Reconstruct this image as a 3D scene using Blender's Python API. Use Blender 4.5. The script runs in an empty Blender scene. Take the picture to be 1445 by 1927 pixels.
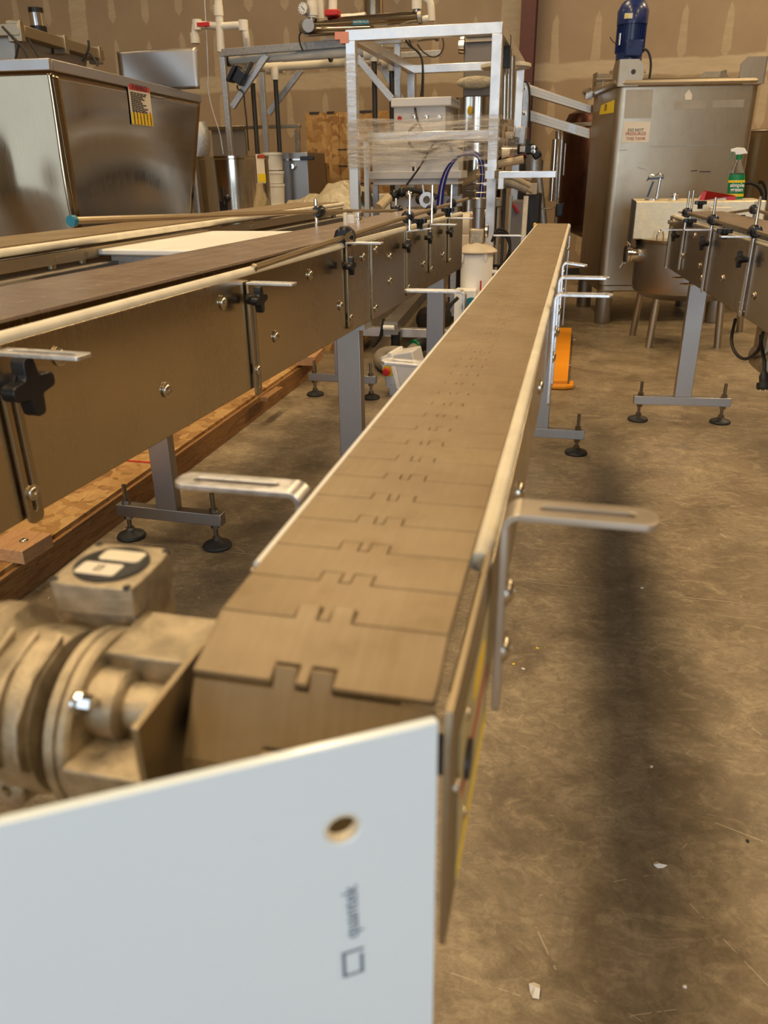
import bpy, math, random
from mathutils import Vector, Matrix
random.seed(7)
PI = math.pi
sc = bpy.context.scene
COL = sc.collection
# ------------------------------------------------------------------ camera geometry
W_, H_, F_ = 1445., 1927., 1460.
PITCH = math.atan((H_/2-318.)/F_); YAW = math.radians(13.612); ROLL = math.radians(0.8)
CAM = Vector((0, 0, 1.1))
fw = Vector((-math.sin(YAW)*math.cos(PITCH), math.cos(YAW)*math.cos(PITCH), -math.sin(PITCH)))
rt = Vector((math.cos(YAW), math.sin(YAW), 0)); up = rt.cross(fw)
c_, s_ = math.cos(ROLL), math.sin(ROLL)
rt, up = c_*rt-s_*up, c_*up+s_*rt
def ray(x, y): return (x-W_/2)/F_*rt-(y-H_/2)/F_*up+fw
def PZ(x, y, z): d = ray(x, y); return CAM+d*((z-CAM.z)/d.z)     # point of the place seen at a pixel, on a level plane
def PY(x, y, Y): d = ray(x, y); return CAM+d*((Y-CAM.y)/d.y)     # ... at a distance along the room
def PX(x, y, X): d = ray(x, y); return CAM+d*((X-CAM.x)/d.x)
def PL(x, y, o, ang):                                            # ... on a vertical plane through o with heading ang
    n = Vector((math.cos(ang), math.sin(ang), 0)); d = ray(x, y)
    return CAM+d*((Vector(o)-CAM).dot(n)/d.dot(n))
cam = bpy.data.cameras.new('camera'); co = bpy.data.objects.new('camera', cam); COL.objects.link(co)
cam.sensor_fit = 'VERTICAL'; cam.sensor_height = 36; cam.sensor_width = 27; cam.lens = 36*F_/H_
cam.clip_start = .02; cam.clip_end = 60
Rm = Matrix((rt, up, -fw)).transposed().to_4x4(); co.matrix_world = Matrix.Translation(CAM) @ Rm
cam.dof.use_dof = True; cam.dof.focus_distance = 2.3; cam.dof.aperture_fstop = 8.5
sc.camera = co
# ------------------------------------------------------------------ materials
MATS = {}
def nt(name):
    m = bpy.data.materials.new(name); m.use_nodes = True; t = m.node_tree; t.nodes.clear()
    o = t.nodes.new('ShaderNodeOutputMaterial'); b = t.nodes.new('ShaderNodeBsdfPrincipled')
    t.links.new(b.outputs[0], o.inputs[0]); MATS[name] = m; return m, t, b
def N(t, kind, **kw):
    n = t.nodes.new(kind)
    for k, v in kw.items():
        if k.startswith('i_'):
            key = k[2:].replace('_', ' ')
            key = int(key) if key.isdigit() else key
            n.inputs[key].default_value = v
        else: setattr(n, k, v)
    return n
def rgb(c): return (c[0], c[1], c[2], 1)
def coords(t, scale=(1, 1, 1), world=True, rot=(0, 0, 0)):
    if world: g = N(t, 'ShaderNodeNewGeometry').outputs['Position']
    else: g = N(t, 'ShaderNodeTexCoord').outputs['Object']
    mp = N(t, 'ShaderNodeMapping'); mp.inputs['Scale'].default_value = scale; mp.inputs['Rotation'].default_value = rot
    t.links.new(g, mp.inputs[0]); return mp.outputs[0]
def noise(t, v, scale, detail=4, rough=.6, dist=0):
    n = N(t, 'ShaderNodeTexNoise'); n.inputs['Scale'].default_value = scale; n.inputs['Detail'].default_value = detail
    n.inputs['Roughness'].default_value = rough; n.inputs['Distortion'].default_value = dist
    t.links.new(v, n.inputs['Vector']); return n.outputs['Fac']
def ramp(t, f, stops, interp='LINEAR'):
    r = N(t, 'ShaderNodeValToRGB'); r.color_ramp.interpolation = interp
    e = r.color_ramp.elements
    while len(e) < len(stops): e.new(.5)
    for k, (p, c) in enumerate(stops):
        e[k].position = p; e[k].color = rgb(c) if not isinstance(c, (int, float)) else (c, c, c, 1)
    t.links.new(f, r.inputs[0]); return r.outputs[0]
def mix(t, f, a, b, mode='MIX'):
    m = N(t, 'ShaderNodeMix'); m.data_type = 'RGBA'; m.blend_type = mode
    for s, v in ((0, f), (6, a), (7, b)):
        if isinstance(v, bpy.types.NodeSocket): t.links.new(v, m.inputs[s])
        elif s == 0: m.inputs[0].default_value = v
        else: m.inputs[s].default_value = rgb(v)
    return m.outputs[2]
def mth(t, op, a, b=None, c=None):
    m = N(t, 'ShaderNodeMath'); m.operation = op
    for k, v in enumerate((a, b, c)):
        if v is None: continue
        if isinstance(v, bpy.types.NodeSocket): t.links.new(v, m.inputs[k])
        else: m.inputs[k].default_value = v
    return m.outputs[0]
def bump(t, b, h, strength=.2, dist=.002):
    n = N(t, 'ShaderNodeBump'); n.inputs['Strength'].default_value = strength; n.inputs['Distance'].default_value = dist
    t.links.new(h, n.inputs['Height']); t.links.new(n.outputs[0], b.inputs['Normal'])
def simple(name, col, rough=.5, metal=0., var=.0, nscale=30, bmp=0., bscale=200, spec=.5, coat=0., trans=0., ior=1.45, alpha=1., vscale=(1, 1, 1)):
    m, t, b = nt(name)
    b.inputs['Base Color'].default_value = rgb(col); b.inputs['Roughness'].default_value = rough; b.inputs['Metallic'].default_value = metal
    b.inputs['Specular IOR Level'].default_value = spec; b.inputs['Coat Weight'].default_value = coat
    b.inputs['Transmission Weight'].default_value = trans; b.inputs['IOR'].default_value = ior; b.inputs['Alpha'].default_value = alpha
    if var or bmp:
        v = coords(t, vscale, world=False)
        if var:
            f = noise(t, v, nscale, 5)
            t.links.new(ramp(t, f, [(.3, [x*(1-var) for x in col]), (.7, [min(1, x*(1+var)) for x in col])]), b.inputs['Base Color'])
            t.links.new(mth(t, 'MULTIPLY_ADD', f, .3, rough-.15), b.inputs['Roughness'])
        if bmp: bump(t, b, noise(t, v, bscale, 3), bmp, .001)
    return m
def steel(name, col=(.55, .5, .44), rough=.28, stretch=(1, 1, 40), scale=12, wave=.25, wscale=2.5, world=False, grime=.25):
    m, t, b = nt(name); v = coords(t, stretch, world)
    f = noise(t, v, scale, 6, .7); v2 = coords(t, (1, 1, 1), world); g = noise(t, v2, 3.5, 6, .65)
    g2 = noise(t, v2, 35, 4, .7)
    c = ramp(t, f, [(.25, [x*.93 for x in col]), (.75, [min(1, x*1.06) for x in col])])
    c = mix(t, ramp(t, g, [(.45, 0.), (.8, grime)]), c, [x*.55 for x in col])
    c = mix(t, ramp(t, g2, [(.62, 0.), (.8, grime*.6)]), c, [x*.6 for x in col])
    t.links.new(c, b.inputs['Base Color']); b.inputs['Metallic'].default_value = 1
    r = mth(t, 'MULTIPLY_ADD', f, .18, rough-.09); r = mth(t, 'MULTIPLY_ADD', g, .2, mth(t, 'SUBTRACT', r, .1))
    t.links.new(r, b.inputs['Roughness'])
    bb = N(t, 'ShaderNodeBump'); bb.inputs['Strength'].default_value = .06; bb.inputs['Distance'].default_value = .0006; t.links.new(f, bb.inputs['Height'])
    b2 = N(t, 'ShaderNodeBump'); b2.inputs['Strength'].default_value = wave; b2.inputs['Distance'].default_value = .02
    t.links.new(noise(t, v2, wscale, 1, .4), b2.inputs['Height']); t.links.new(bb.outputs[0], b2.inputs['Normal']); t.links.new(b2.outputs[0], b.inputs['Normal'])
    return m
steel('steel_panel', (.50, .42, .30), .25, (30, 30, 1), 22, .05, 3)
steel('steel_bin', (.32, .25, .165), .14, (20, 20, 1), 8, .28, 1.6, grime=.05)
steel('steel_drum', (.62, .56, .46), .14, (30, 30, 1), 6, .06)
steel('steel_tank', (.47, .40, .30), .40, (25, 25, 1), 10, .1, grime=.45)
steel('steel_patch', (.43, .365, .275), .5, (25, 25, 1), 10, .1, grime=.5)
steel('steel_dull', (.40, .36, .31), .45, (25, 25, 1), 10, .1)
steel('steel_leg', (.39, .36, .33), .38, (25, 25, 1), 20, .03, grime=.1)
steel('steel_strap', (.40, .32, .21), .40, (1, 1, 20), 40, .03)
simple('aluminium', (.78, .76, .73), .33, .95, .08, 14, .1, 90)
simple('zinc', (.74, .73, .72), .36, .95, .12, 120, .3, 300)
simple('galvanised', (.50, .50, .50), .45, .85, .18, 60, .1, 80)
simple('cast_aluminium', (.44, .365, .255), .48, .75, .32, 60, .6, 420)
simple('chrome', (.80, .78, .74), .12, 1.)
simple('bolt_steel', (.60, .54, .44), .22, 1.)
simple('dark_bolt', (.26, .23, .19), .25, 1.)
simple('nylon_strip', (.74, .67, .52), .42, 0, .12, 18, .1, 60)
simple('white_plastic', (.86, .84, .78), .4, 0, .04, 10)
simple('grey_plastic', (.62, .60, .58), .5, 0, .04, 10)
simple('light_grey_plastic', (.66, .64, .62), .45, 0, .04, 10)
simple('pvc', (.78, .72, .60), .4, 0, .06, 10)
simple('black_plastic', (.012, .012, .014), .28)
simple('black_rubber', (.018, .017, .016), .55)
simple('dark_metal', (.05, .045, .04), .45, .5)
simple('blue_paint', (.012, .026, .11), .32, 0, .2, 20, coat=.2)
simple('blue_tube', (.01, .02, .22), .3)
simple('red_paint', (.55, .02, .015), .4)
simple('orange_paint', (.90, .33, .01), .4, 0, .05, 8)
simple('yellow_paint', (.85, .55, .02), .5)
simple('yellow_label', (.80, .58, .02), .5)
simple('paper', (.75, .68, .56), .7)
simple('ink', (.03, .025, .03), .7)
simple('red_ink', (.42, .05, .03), .6)
simple('teal_paint', (.01, .16, .22), .4)
simple('column_red', (.10, .028, .016), .55, 0, .15, 12)
simple('copper_tank', (.055, .020, .011), .28, .7, .3, 3)
simple('aluminium_dull', (.50, .43, .34), .42, .8, .1, 14, .1, 90)
simple('beige_metal', (.62, .52, .38), .45, 0, .05, 9)
simple('tan_hose', (.55, .43, .26), .4, 0, .1, 30)
simple('grey_hose', (.30, .26, .20), .5, 0, .15, 30)
simple('green_plastic', (.0, .20, .06), .4)
simple('lens_blue', (.03, .30, .42), .3)
simple('tape_pink', (.75, .30, .20), .5)
simple('grey_paint', (.25, .22, .20), .5)
simple('bright_sheet', (.72, .62, .43), .5, .75, .15, 30, .5, 60)
simple('aged_label', (.42, .34, .17), .55)
simple('panel_white', (.73, .83, .89), .18, 0, spec=.5, coat=.3)
simple('logo_ink', (.16, .20, .27), .4)
simple('clear', (.9, .9, .88), .08, trans=.95, ior=1.25)
# chain plastic / metal belt
m, t, b = nt('chain_tan'); v = coords(t, (1, 1, 1), True); f = noise(t, v, 28, 6, .7); f2 = noise(t, v, 9, 4, .6); f3 = noise(t, coords(t, (260, 14, 1), True), 1, 4, .7)
c = ramp(t, f2, [(.3, (.215, .145, .070)), (.7, (.30, .215, .115))]); c = mix(t, ramp(t, f, [(.55, 0.), (.75, .5)]), c, (.17, .095, .028)); c = mix(t, ramp(t, f3, [(.45, 0.), (.8, .25)]), c, (.42, .32, .19))
t.links.new(c, b.inputs['Base Color']); t.links.new(mth(t, 'MULTIPLY_ADD', f, .3, .30), b.inputs['Roughness']); bump(t, b, f3, .1, .0006); b.inputs['Metallic'].default_value = .15
m, t, b = nt('chain_brown'); v = coords(t, (1, 1, 1), True); f = noise(t, v, 10, 6, .7); f3 = noise(t, coords(t, (10, 180, 1), True), 1, 4, .7)
c = ramp(t, f, [(.3, (.20, .14, .10)), (.7, (.27, .20, .15))]); c = mix(t, ramp(t, f3, [(.45, 0.), (.8, .3)]), c, (.42, .32, .22))
t.links.new(c, b.inputs['Base Color']); t.links.new(mth(t, 'MULTIPLY_ADD', f, .3, .18), b.inputs['Roughness']); b.inputs['Metallic'].default_value = .3
# concrete
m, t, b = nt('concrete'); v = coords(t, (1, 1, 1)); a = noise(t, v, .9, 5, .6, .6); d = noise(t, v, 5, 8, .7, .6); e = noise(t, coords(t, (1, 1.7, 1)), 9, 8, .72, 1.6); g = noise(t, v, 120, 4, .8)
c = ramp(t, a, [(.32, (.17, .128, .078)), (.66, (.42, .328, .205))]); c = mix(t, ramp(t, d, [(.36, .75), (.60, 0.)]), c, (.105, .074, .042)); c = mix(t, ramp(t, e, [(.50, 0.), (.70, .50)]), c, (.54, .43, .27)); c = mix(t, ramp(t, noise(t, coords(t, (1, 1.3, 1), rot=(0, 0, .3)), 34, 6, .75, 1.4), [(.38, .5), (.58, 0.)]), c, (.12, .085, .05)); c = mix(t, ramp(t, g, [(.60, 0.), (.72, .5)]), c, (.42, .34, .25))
vo = N(t, 'ShaderNodeTexVoronoi'); vo.feature = 'DISTANCE_TO_EDGE'; vo.inputs['Scale'].default_value = 3.1; t.links.new(coords(t, (1, 1.7, 1), rot=(0, 0, .5)), vo.inputs['Vector'])
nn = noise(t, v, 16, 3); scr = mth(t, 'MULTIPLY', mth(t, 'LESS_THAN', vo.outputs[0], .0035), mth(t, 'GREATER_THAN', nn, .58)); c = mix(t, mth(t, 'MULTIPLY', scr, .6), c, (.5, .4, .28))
sx = N(t, 'ShaderNodeSeparateXYZ'); t.links.new(N(t, 'ShaderNodeNewGeometry').outputs['Position'], sx.inputs[0])
jy = mth(t, 'ABSOLUTE', mth(t, 'SUBTRACT', mth(t, 'MULTIPLY_ADD', nn, .006, sx.outputs[1]), 2.019))
c = mix(t, mth(t, 'MULTIPLY', mth(t, 'LESS_THAN', jy, .004), .85), c, (.10, .075, .05)); c = mix(t, mth(t, 'MULTIPLY', mth(t, 'LESS_THAN', jy, .0014), .8), c, (.55, .43, .3))
t.links.new(c, b.inputs['Base Color']); t.links.new(mth(t, 'MULTIPLY_ADD', d, .35, .28), b.inputs['Roughness']); b.inputs['Specular IOR Level'].default_value = .45
bump(t, b, e, .12, .002)
# drywall with joint compound
m, t, b = nt('drywall'); g = N(t, 'ShaderNodeNewGeometry').outputs['Position']; s = N(t, 'ShaderNodeSeparateXYZ'); t.links.new(g, s.inputs[0]); X, Z = s.outputs[0], s.outputs[2]
v = coords(t, (1, 1, 1)); n1 = noise(t, v, 2.3, 4, .6); n2 = noise(t, coords(t, (3, 1, 14)), 2, 4, .6)
base = ramp(t, n1, [(.3, (.33, .235, .145)), (.7, (.385, .28, .175))]); mud = ramp(t, n2, [(.3, (.47, .37, .24)), (.7, (.56, .45, .30))])
wob = mth(t, 'MULTIPLY_ADD', n1, .10, -.05)
def band(coord, c0, w, soft=.02): return mth(t, 'SMOOTH_MIN', mth(t, 'MULTIPLY', mth(t, 'MAXIMUM', mth(t, 'SUBTRACT', w, mth(t, 'ABSOLUTE', mth(t, 'SUBTRACT', mth(t, 'ADD', coord, wob), c0))), 0), 1/soft), 1, .01)
hb = band(Z, 1.99, .085); hb2 = band(Z, 3.21, .10)
cell = mth(t, 'FRACT', mth(t, 'DIVIDE', mth(t, 'ADD', X, 20.1), .4064)); idx = mth(t, 'FLOOR', mth(t, 'DIVIDE', mth(t, 'ADD', X, 20.1), .4064))
wn = N(t, 'ShaderNodeTexWhiteNoise'); wn.noise_dimensions = '1D'; t.links.new(idx, wn.inputs['W'])
zz = mth(t, 'FRACT', mth(t, 'ADD', mth(t, 'DIVIDE', mth(t, 'SUBTRACT', Z, 1.99), .61), mth(t, 'MULTIPLY', wn.outputs[0], .14)))
ww = mth(t, 'MULTIPLY', mth(t, 'SUBTRACT', .39, mth(t, 'ABSOLUTE', mth(t, 'SUBTRACT', zz, .5))), .8)
ww = mth(t, 'MULTIPLY', ww, mth(t, 'MULTIPLY_ADD', noise(t, coords(t, (1, 1, 1.5)), 3, 2), 1.3, .25))
ww = mth(t, 'MULTIPLY', mth(t, 'MINIMUM', ww, .075), mth(t, 'MULTIPLY_ADD', zz, -.8, 1.35))
st = mth(t, 'MULTIPLY', mth(t, 'LESS_THAN', mth(t, 'ABSOLUTE', mth(t, 'SUBTRACT', cell, mth(t, 'ADD', mth(t, 'MULTIPLY_ADD', wob, .7, .46), mth(t, 'MULTIPLY', noise(t, coords(t, (1, 1, .5)), 7, 3), .08)))), mth(t, 'MULTIPLY', ww, 1.3)), .62)
vj = mth(t, 'LESS_THAN', mth(t, 'ABSOLUTE', mth(t, 'SUBTRACT', mth(t, 'FRACT', mth(t, 'DIVIDE', mth(t, 'ADD', mth(t, 'ADD', X, mth(t, 'MULTIPLY', wob, 1.3)), 17.9), 4.88)), .5)), .022)
vj = mth(t, 'MULTIPLY', vj, .7)
msk = mth(t, 'MAXIMUM', mth(t, 'MAXIMUM', hb, hb2), mth(t, 'MAXIMUM', st, vj)); c = mix(t, msk, base, mud)
t.links.new(c, b.inputs['Base Color']); b.inputs['Roughness'].default_value = .85
simple('ceiling_white', (.42, .34, .24), .9); simple('wall_plain', (.26, .20, .13), .9)
# OSB / lumber
m, t, b = nt('osb'); v = coords(t, (1, 1, 1), True)
vo = N(t, 'ShaderNodeTexVoronoi'); vo.inputs['Scale'].default_value = 20; vo.inputs['Randomness'].default_value = 1
dm = N(t, 'ShaderNodeVectorMath'); dm.operation = 'ADD'; nz = N(t, 'ShaderNodeTexNoise'); nz.inputs['Scale'].default_value = 8; t.links.new(v, nz.inputs['Vector']); sc1 = N(t, 'ShaderNodeVectorMath'); sc1.operation = 'SCALE'; sc1.inputs['Scale'].default_value = .18; t.links.new(nz.outputs['Color'], sc1.inputs[0]); t.links.new(v, dm.inputs[0]); t.links.new(sc1.outputs[0], dm.inputs[1]); t.links.new(dm.outputs[0], vo.inputs['Vector'])
f = N(t, 'ShaderNodeSeparateColor'); t.links.new(vo.outputs['Color'], f.inputs[0])
c = ramp(t, f.outputs[0], [(.0, (.26, .12, .03)), (.4, (.46, .25, .075)), (.8, (.60, .36, .13)), (1., (.34, .16, .045))]); c = mix(t, ramp(t, noise(t, coords(t, (4, 1, 1.6)), 30, 4), [(.4, 0.), (.75, .4)]), c, (.25, .11, .03))
t.links.new(c, b.inputs['Base Color']); b.inputs['Roughness'].default_value = .7
def wood(name, c0, c1, sc_, vs):
    m, t, b = nt(name); v = coords(t, vs, True); f = noise(t, v, sc_, 6, .65, 1.5)
    t.links.new(ramp(t, f, [(.3, c0), (.5, c1), (.58, c0), (.75, c1)]), b.inputs['Base Color']); b.inputs['Roughness'].default_value = .65
wood('lumber', (.20, .09, .025), (.36, .18, .06), 7, (6, .6, 8)); wood('lumber_light', (.40, .20, .08), (.55, .30, .13), 8, (5, .8, 9))
# crinkled films
m, t, b = nt('plastic_sheet'); v = coords(t, (1, 1, 1), True); f = noise(t, v, 6, 5, .65, 1.0); f2 = noise(t, v, 18, 3, .6, 1.5)
t.links.new(ramp(t, f, [(.3, (.62, .52, .33)), (.7, (.80, .70, .50))]), b.inputs['Base Color']); b.inputs['Roughness'].default_value = .25; b.inputs['Transmission Weight'].default_value = .25; b.inputs['Alpha'].default_value = .93; bump(t, b, f2, .7, .02)
m, t, b = nt('stretch_film'); v = coords(t, (2.5, 2.5, 26), True); f = noise(t, v, 2.2, 6, .7, .8); f2 = noise(t, coords(t, (1, 1, 1), True), 30, 4, .6, 2)
b.inputs['Base Color'].default_value = (.85, .76, .62, 1); b.inputs['Roughness'].default_value = .16; b.inputs['Specular IOR Level'].default_value = .8
t.links.new(ramp(t, f, [(.38, .06), (.64, .5)]), b.inputs['Alpha']); bump(t, b, mix(t, .35, f, f2), .9, .02)
def emit(name, col, s):
    m = bpy.data.materials.new(name); m.use_nodes = True; t = m.node_tree; t.nodes.clear(); o = t.nodes.new('ShaderNodeOutputMaterial'); e = t.nodes.new('ShaderNodeEmission')
    e.inputs[0].default_value = rgb(col); e.inputs[1].default_value = s; t.links.new(e.outputs[0], o.inputs[0]); MATS[name] = m
# ------------------------------------------------------------------ mesh building
class MB:
    def __init__(s): s.v = []; s.f = []
    def add(s, vs, fs):
        o = len(s.v); s.v += [Vector(x) for x in vs]; s.f += [tuple(i+o for i in f) for f in fs]; return s
    def hexa(s, p): return s.add(p, [(0, 3, 2, 1), (4, 5, 6, 7), (0, 1, 5, 4), (1, 2, 6, 5), (2, 3, 7, 6), (3, 0, 4, 7)])
    def box(s, x0, x1, y0, y1, z0, z1): return s.hexa([(x0, y0, z0), (x1, y0, z0), (x1, y1, z0), (x0, y1, z0), (x0, y0, z1), (x1, y0, z1), (x1, y1, z1), (x0, y1, z1)])
    def obox(s, c, sz, M=None):
        M = M or Matrix.Identity(3); c = Vector(c); a, b, d = [q/2 for q in sz]
        return s.hexa([c+M @ Vector(q) for q in [(-a, -b, -d), (a, -b, -d), (a, b, -d), (-a, b, -d), (-a, -b, d), (a, -b, d), (a, b, d), (-a, b, d)]])
    def beam(s, p0, p1, w, h, upv=(0, 0, 1)):
        p0, p1 = Vector(p0), Vector(p1); d = p1-p0; L = d.length; d.normalize(); u = Vector(upv)
        if abs(d.dot(u)) > .99: u = Vector((0, 1, 0))
        x = d.cross(u).normalized(); z = x.cross(d)
        return s.obox((p0+p1)/2, (w, L, h), Matrix((x, d, z)).transposed())
    def cyl(s, p0, p1, r0, r1=None, n=16, caps=True):
        return s.rings([(p0, r0), (p1, r0 if r1 is None else r1)], n, caps)
    def rings(s, prof, n=16, caps=True):       # [(point, radius)...] along one axis
        P = [Vector(p) for p, _ in prof]; d = (P[-1]-P[0])
        d = d.normalized() if d.length > 1e-9 else Vector((0, 0, 1))
        a = Vector((0, 0, 1)) if abs(d.z) < .9 else Vector((1, 0, 0)); u = d.cross(a).normalized(); w = d.cross(u)
        vs = []; fs = []
        for (p, r) in zip(P, [q[1] for q in prof]):
            for k in range(n):
                an = 2*PI*k/n; vs.append(p+u*(math.cos(an)*r)+w*(math.sin(an)*r))
        m = len(P)
        for i in range(m-1):
            for k in range(n): fs.append((i*n+k, i*n+(k+1) % n, (i+1)*n+(k+1) % n, (i+1)*n+k))
        if caps: fs.append(tuple(reversed(range(n)))); fs.append(tuple(range((m-1)*n, m*n)))
        return s.add(vs, fs)
    def lathe(s, base, axis, prof, n=20, caps=True):  # prof [(r, t)]
        b = Vector(base); a = Vector(axis).normalized(); u = a.cross(Vector((0, 0, 1)) if abs(a.z) < .9 else Vector((1, 0, 0))).normalized(); w = a.cross(u)
        vs = []; fs = []; m = len(prof)
        for r, tt in prof:
            for k in range(n): an = 2*PI*k/n; vs.append(b+a*tt+u*(math.cos(an)*r)+w*(math.sin(an)*r))
        for i in range(m-1):
            for k in range(n): fs.append((i*n+k, i*n+(k+1) % n, (i+1)*n+(k+1) % n, (i+1)*n+k))
        if caps: fs.append(tuple(reversed(range(n)))); fs.append(tuple(range((m-1)*n, m*n)))
        return s.add(vs, fs)
    def tube(s, pts, r, n=8, smooth=0):
        P = [Vector(p) for p in pts]
        for _ in range(smooth):
            Q = [P[0]]
            for i in range(len(P)-1): Q += [P[i]*.75+P[i+1]*.25, P[i]*.25+P[i+1]*.75]
            P = Q+[P[-1]]
        vs = []; fs = []; m = len(P); u = None
        for i, p in enumerate(P):
            d = (P[min(i+1, m-1)]-P[max(i-1, 0)]).normalized()
            if u is None: u = d.cross(Vector((0, 0, 1)) if abs(d.z) < .9 else Vector((1, 0, 0))).normalized()
            u = (u-d*u.dot(d)).normalized(); w = d.cross(u)
            for k in range(n): an = 2*PI*k/n; vs.append(p+u*(math.cos(an)*r)+w*(math.sin(an)*r))
        for i in range(m-1):
            for k in range(n): fs.append((i*n+k, i*n+(k+1) % n, (i+1)*n+(k+1) % n, (i+1)*n+k))
        fs.append(tuple(reversed(range(n)))); fs.append(tuple(range((m-1)*n, m*n)))
        return s.add(vs, fs)
    def prism(s, poly, o, u, v, w):           # polygon in (u, v), extruded by vector w
        o, u, v, w = map(Vector, (o, u, v, w)); n = len(poly); vs = [o+u*a+v*b for a, b in poly]; vs += [p+w for p in vs]
        fs = [tuple(reversed(range(n))), tuple(range(n, 2*n))]+[(k, (k+1) % n, n+(k+1) % n, n+k) for k in range(n)]
        return s.add(vs, fs)
    def slotplate(s, o, u, v, w, L, Wd, s0, s1, sw, r0=0., r1=.5):   # plate from u=0..L with one slot s0..s1, thickness vector w
        o, u, v, w = map(Vector, (o, u, v, w)); n = 10; out = []; inn = []
        def loop(a, b, hw, ra, rb):
            pts = []
            for (cx, sgn, r) in ((b, 1, rb), (a, -1, ra)):
                r = max(min(r, 1), .02)*hw
                for half in (0, 1):
                    for k in range(n):
                        th = (half*n+k)/(2*n-1)*PI-PI/2
                        yy = (hw-r)*(1 if th > 0 else -1)+r*math.sin(th); xx = cx-sgn*r+sgn*r*math.cos(th)
                        pts.append((xx, yy*sgn))
            return pts
        out = loop(0, L, Wd/2, r0, r1); inn = loop(s0, s1, sw/2, 1, 1); m = len(out)
        vs = [o+u*a+v*b for a, b in out]+[o+u*a+v*b for a, b in inn]; vs += [p+w for p in vs]
        fs = []
        for k in range(m):
            q = (k+1) % m
            fs += [(k, m+k, m+q, q), (2*m+k, 2*m+q, 3*m+q, 3*m+k), (k, q, 2*m+q, 2*m+k), (m+k, 3*m+k, 3*m+q, m+q)]
        return s.add(vs, fs)
    def sphere(s, c, r, n=12, sz=(1, 1, 1)):
        c = Vector(c); vs = []; fs = []; m = n//2
        for i in range(m+1):
            ph = PI*i/m
            for k in range(n): an = 2*PI*k/n; vs.append(c+Vector((sz[0]*r*math.sin(ph)*math.cos(an), sz[1]*r*math.sin(ph)*math.sin(an), sz[2]*r*math.cos(ph))))
        for i in range(m):
            for k in range(n): fs.append((i*n+k, (i+1)*n+k, (i+1)*n+(k+1) % n, i*n+(k+1) % n))
        return s.add(vs, fs)
    def grid(s, fn, nu, nv):
        vs = [fn(i/nu, j/nv) for j in range(nv+1) for i in range(nu+1)]
        return s.add(vs, [(j*(nu+1)+i, j*(nu+1)+i+1, (j+1)*(nu+1)+i+1, (j+1)*(nu+1)+i) for j in range(nv) for i in range(nu)])
FR = {}       # frame of every root, world matrix
def frame(o):
    while o.parent: o = o.parent
    return FR.get(o.name, Matrix.Identity(4))
def obj(name, mb, mat, parent=None, bevel=0., space='W', ang=35, solid=0., sub=0, flat=False):
    me = bpy.data.meshes.new(name); vs = mb.v
    if parent is not None and space == 'W':
        Mi = frame(parent).inverted(); vs = [Mi @ p for p in vs]
    off = Vector((0, 0, 0))
    if parent is None and vs:
        lo = Vector([min(p[k] for p in vs) for k in range(3)]); hi = Vector([max(p[k] for p in vs) for k in range(3)])
        off = Vector(((lo.x+hi.x)/2, (lo.y+hi.y)/2, lo.z)); vs = [p-off for p in vs]
    me.from_pydata([tuple(p) for p in vs], [], mb.f); me.validate()
    import bmesh
    bm = bmesh.new(); bm.from_mesh(me); bmesh.ops.recalc_face_normals(bm, faces=bm.faces); bm.to_mesh(me); bm.free()
    if not flat:
        me.polygons.foreach_set('use_smooth', [True]*len(me.polygons)); me.set_sharp_from_angle(angle=math.radians(ang))
    me.materials.append(MATS[mat]); me.update()
    o = bpy.data.objects.new(name, me); COL.objects.link(o); o.location = off
    if parent is not None: o.parent = parent
    if solid: md = o.modifiers.new('s', 'SOLIDIFY'); md.thickness = solid; md.offset = 0
    if bevel: md = o.modifiers.new('b', 'BEVEL'); md.width = bevel; md.segments = 2; md.limit_method = 'ANGLE'; md.angle_limit = math.radians(40)
    if sub: md = o.modifiers.new('u', 'SUBSURF'); md.levels = md.render_levels = sub
    return o
def tag(o, label, cat, group=None, kind=None):
    o['label'] = label; o['category'] = cat
    if group: o['group'] = group
    if kind: o['kind'] = kind
    return o
def thing(name, label, cat, loc=(0, 0, 0), rz=0., group=None):
    o = bpy.data.objects.new(name, None); COL.objects.link(o); o.location = loc; o.rotation_euler = (0, 0, rz); o.empty_display_size = .05
    FR[o.name] = Matrix.Translation(Vector(loc)) @ Matrix.Rotation(rz, 4, 'Z')
    return tag(o, label, cat, group)
def struct(name, mb, mat, **k):
    o = obj(name, mb, mat, **k); o['kind'] = 'structure'; return o
def dup(o, d, label=None):                   # copy a one-mesh thing
    c = o.copy(); COL.objects.link(c); c.location = o.location+Vector(d)
    if label: c['label'] = label
    return c
def clone(root, loc, rz=0, label=None):
    r = root.copy(); COL.objects.link(r); r.location = loc; r.rotation_euler = (0, 0, rz)
    if label: r['label'] = label
    for ch in list(root.children):
        c = ch.copy(); COL.objects.link(c); c.parent = r
        for g in ch.children: d = g.copy(); COL.objects.link(d); d.parent = c
    return r
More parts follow.
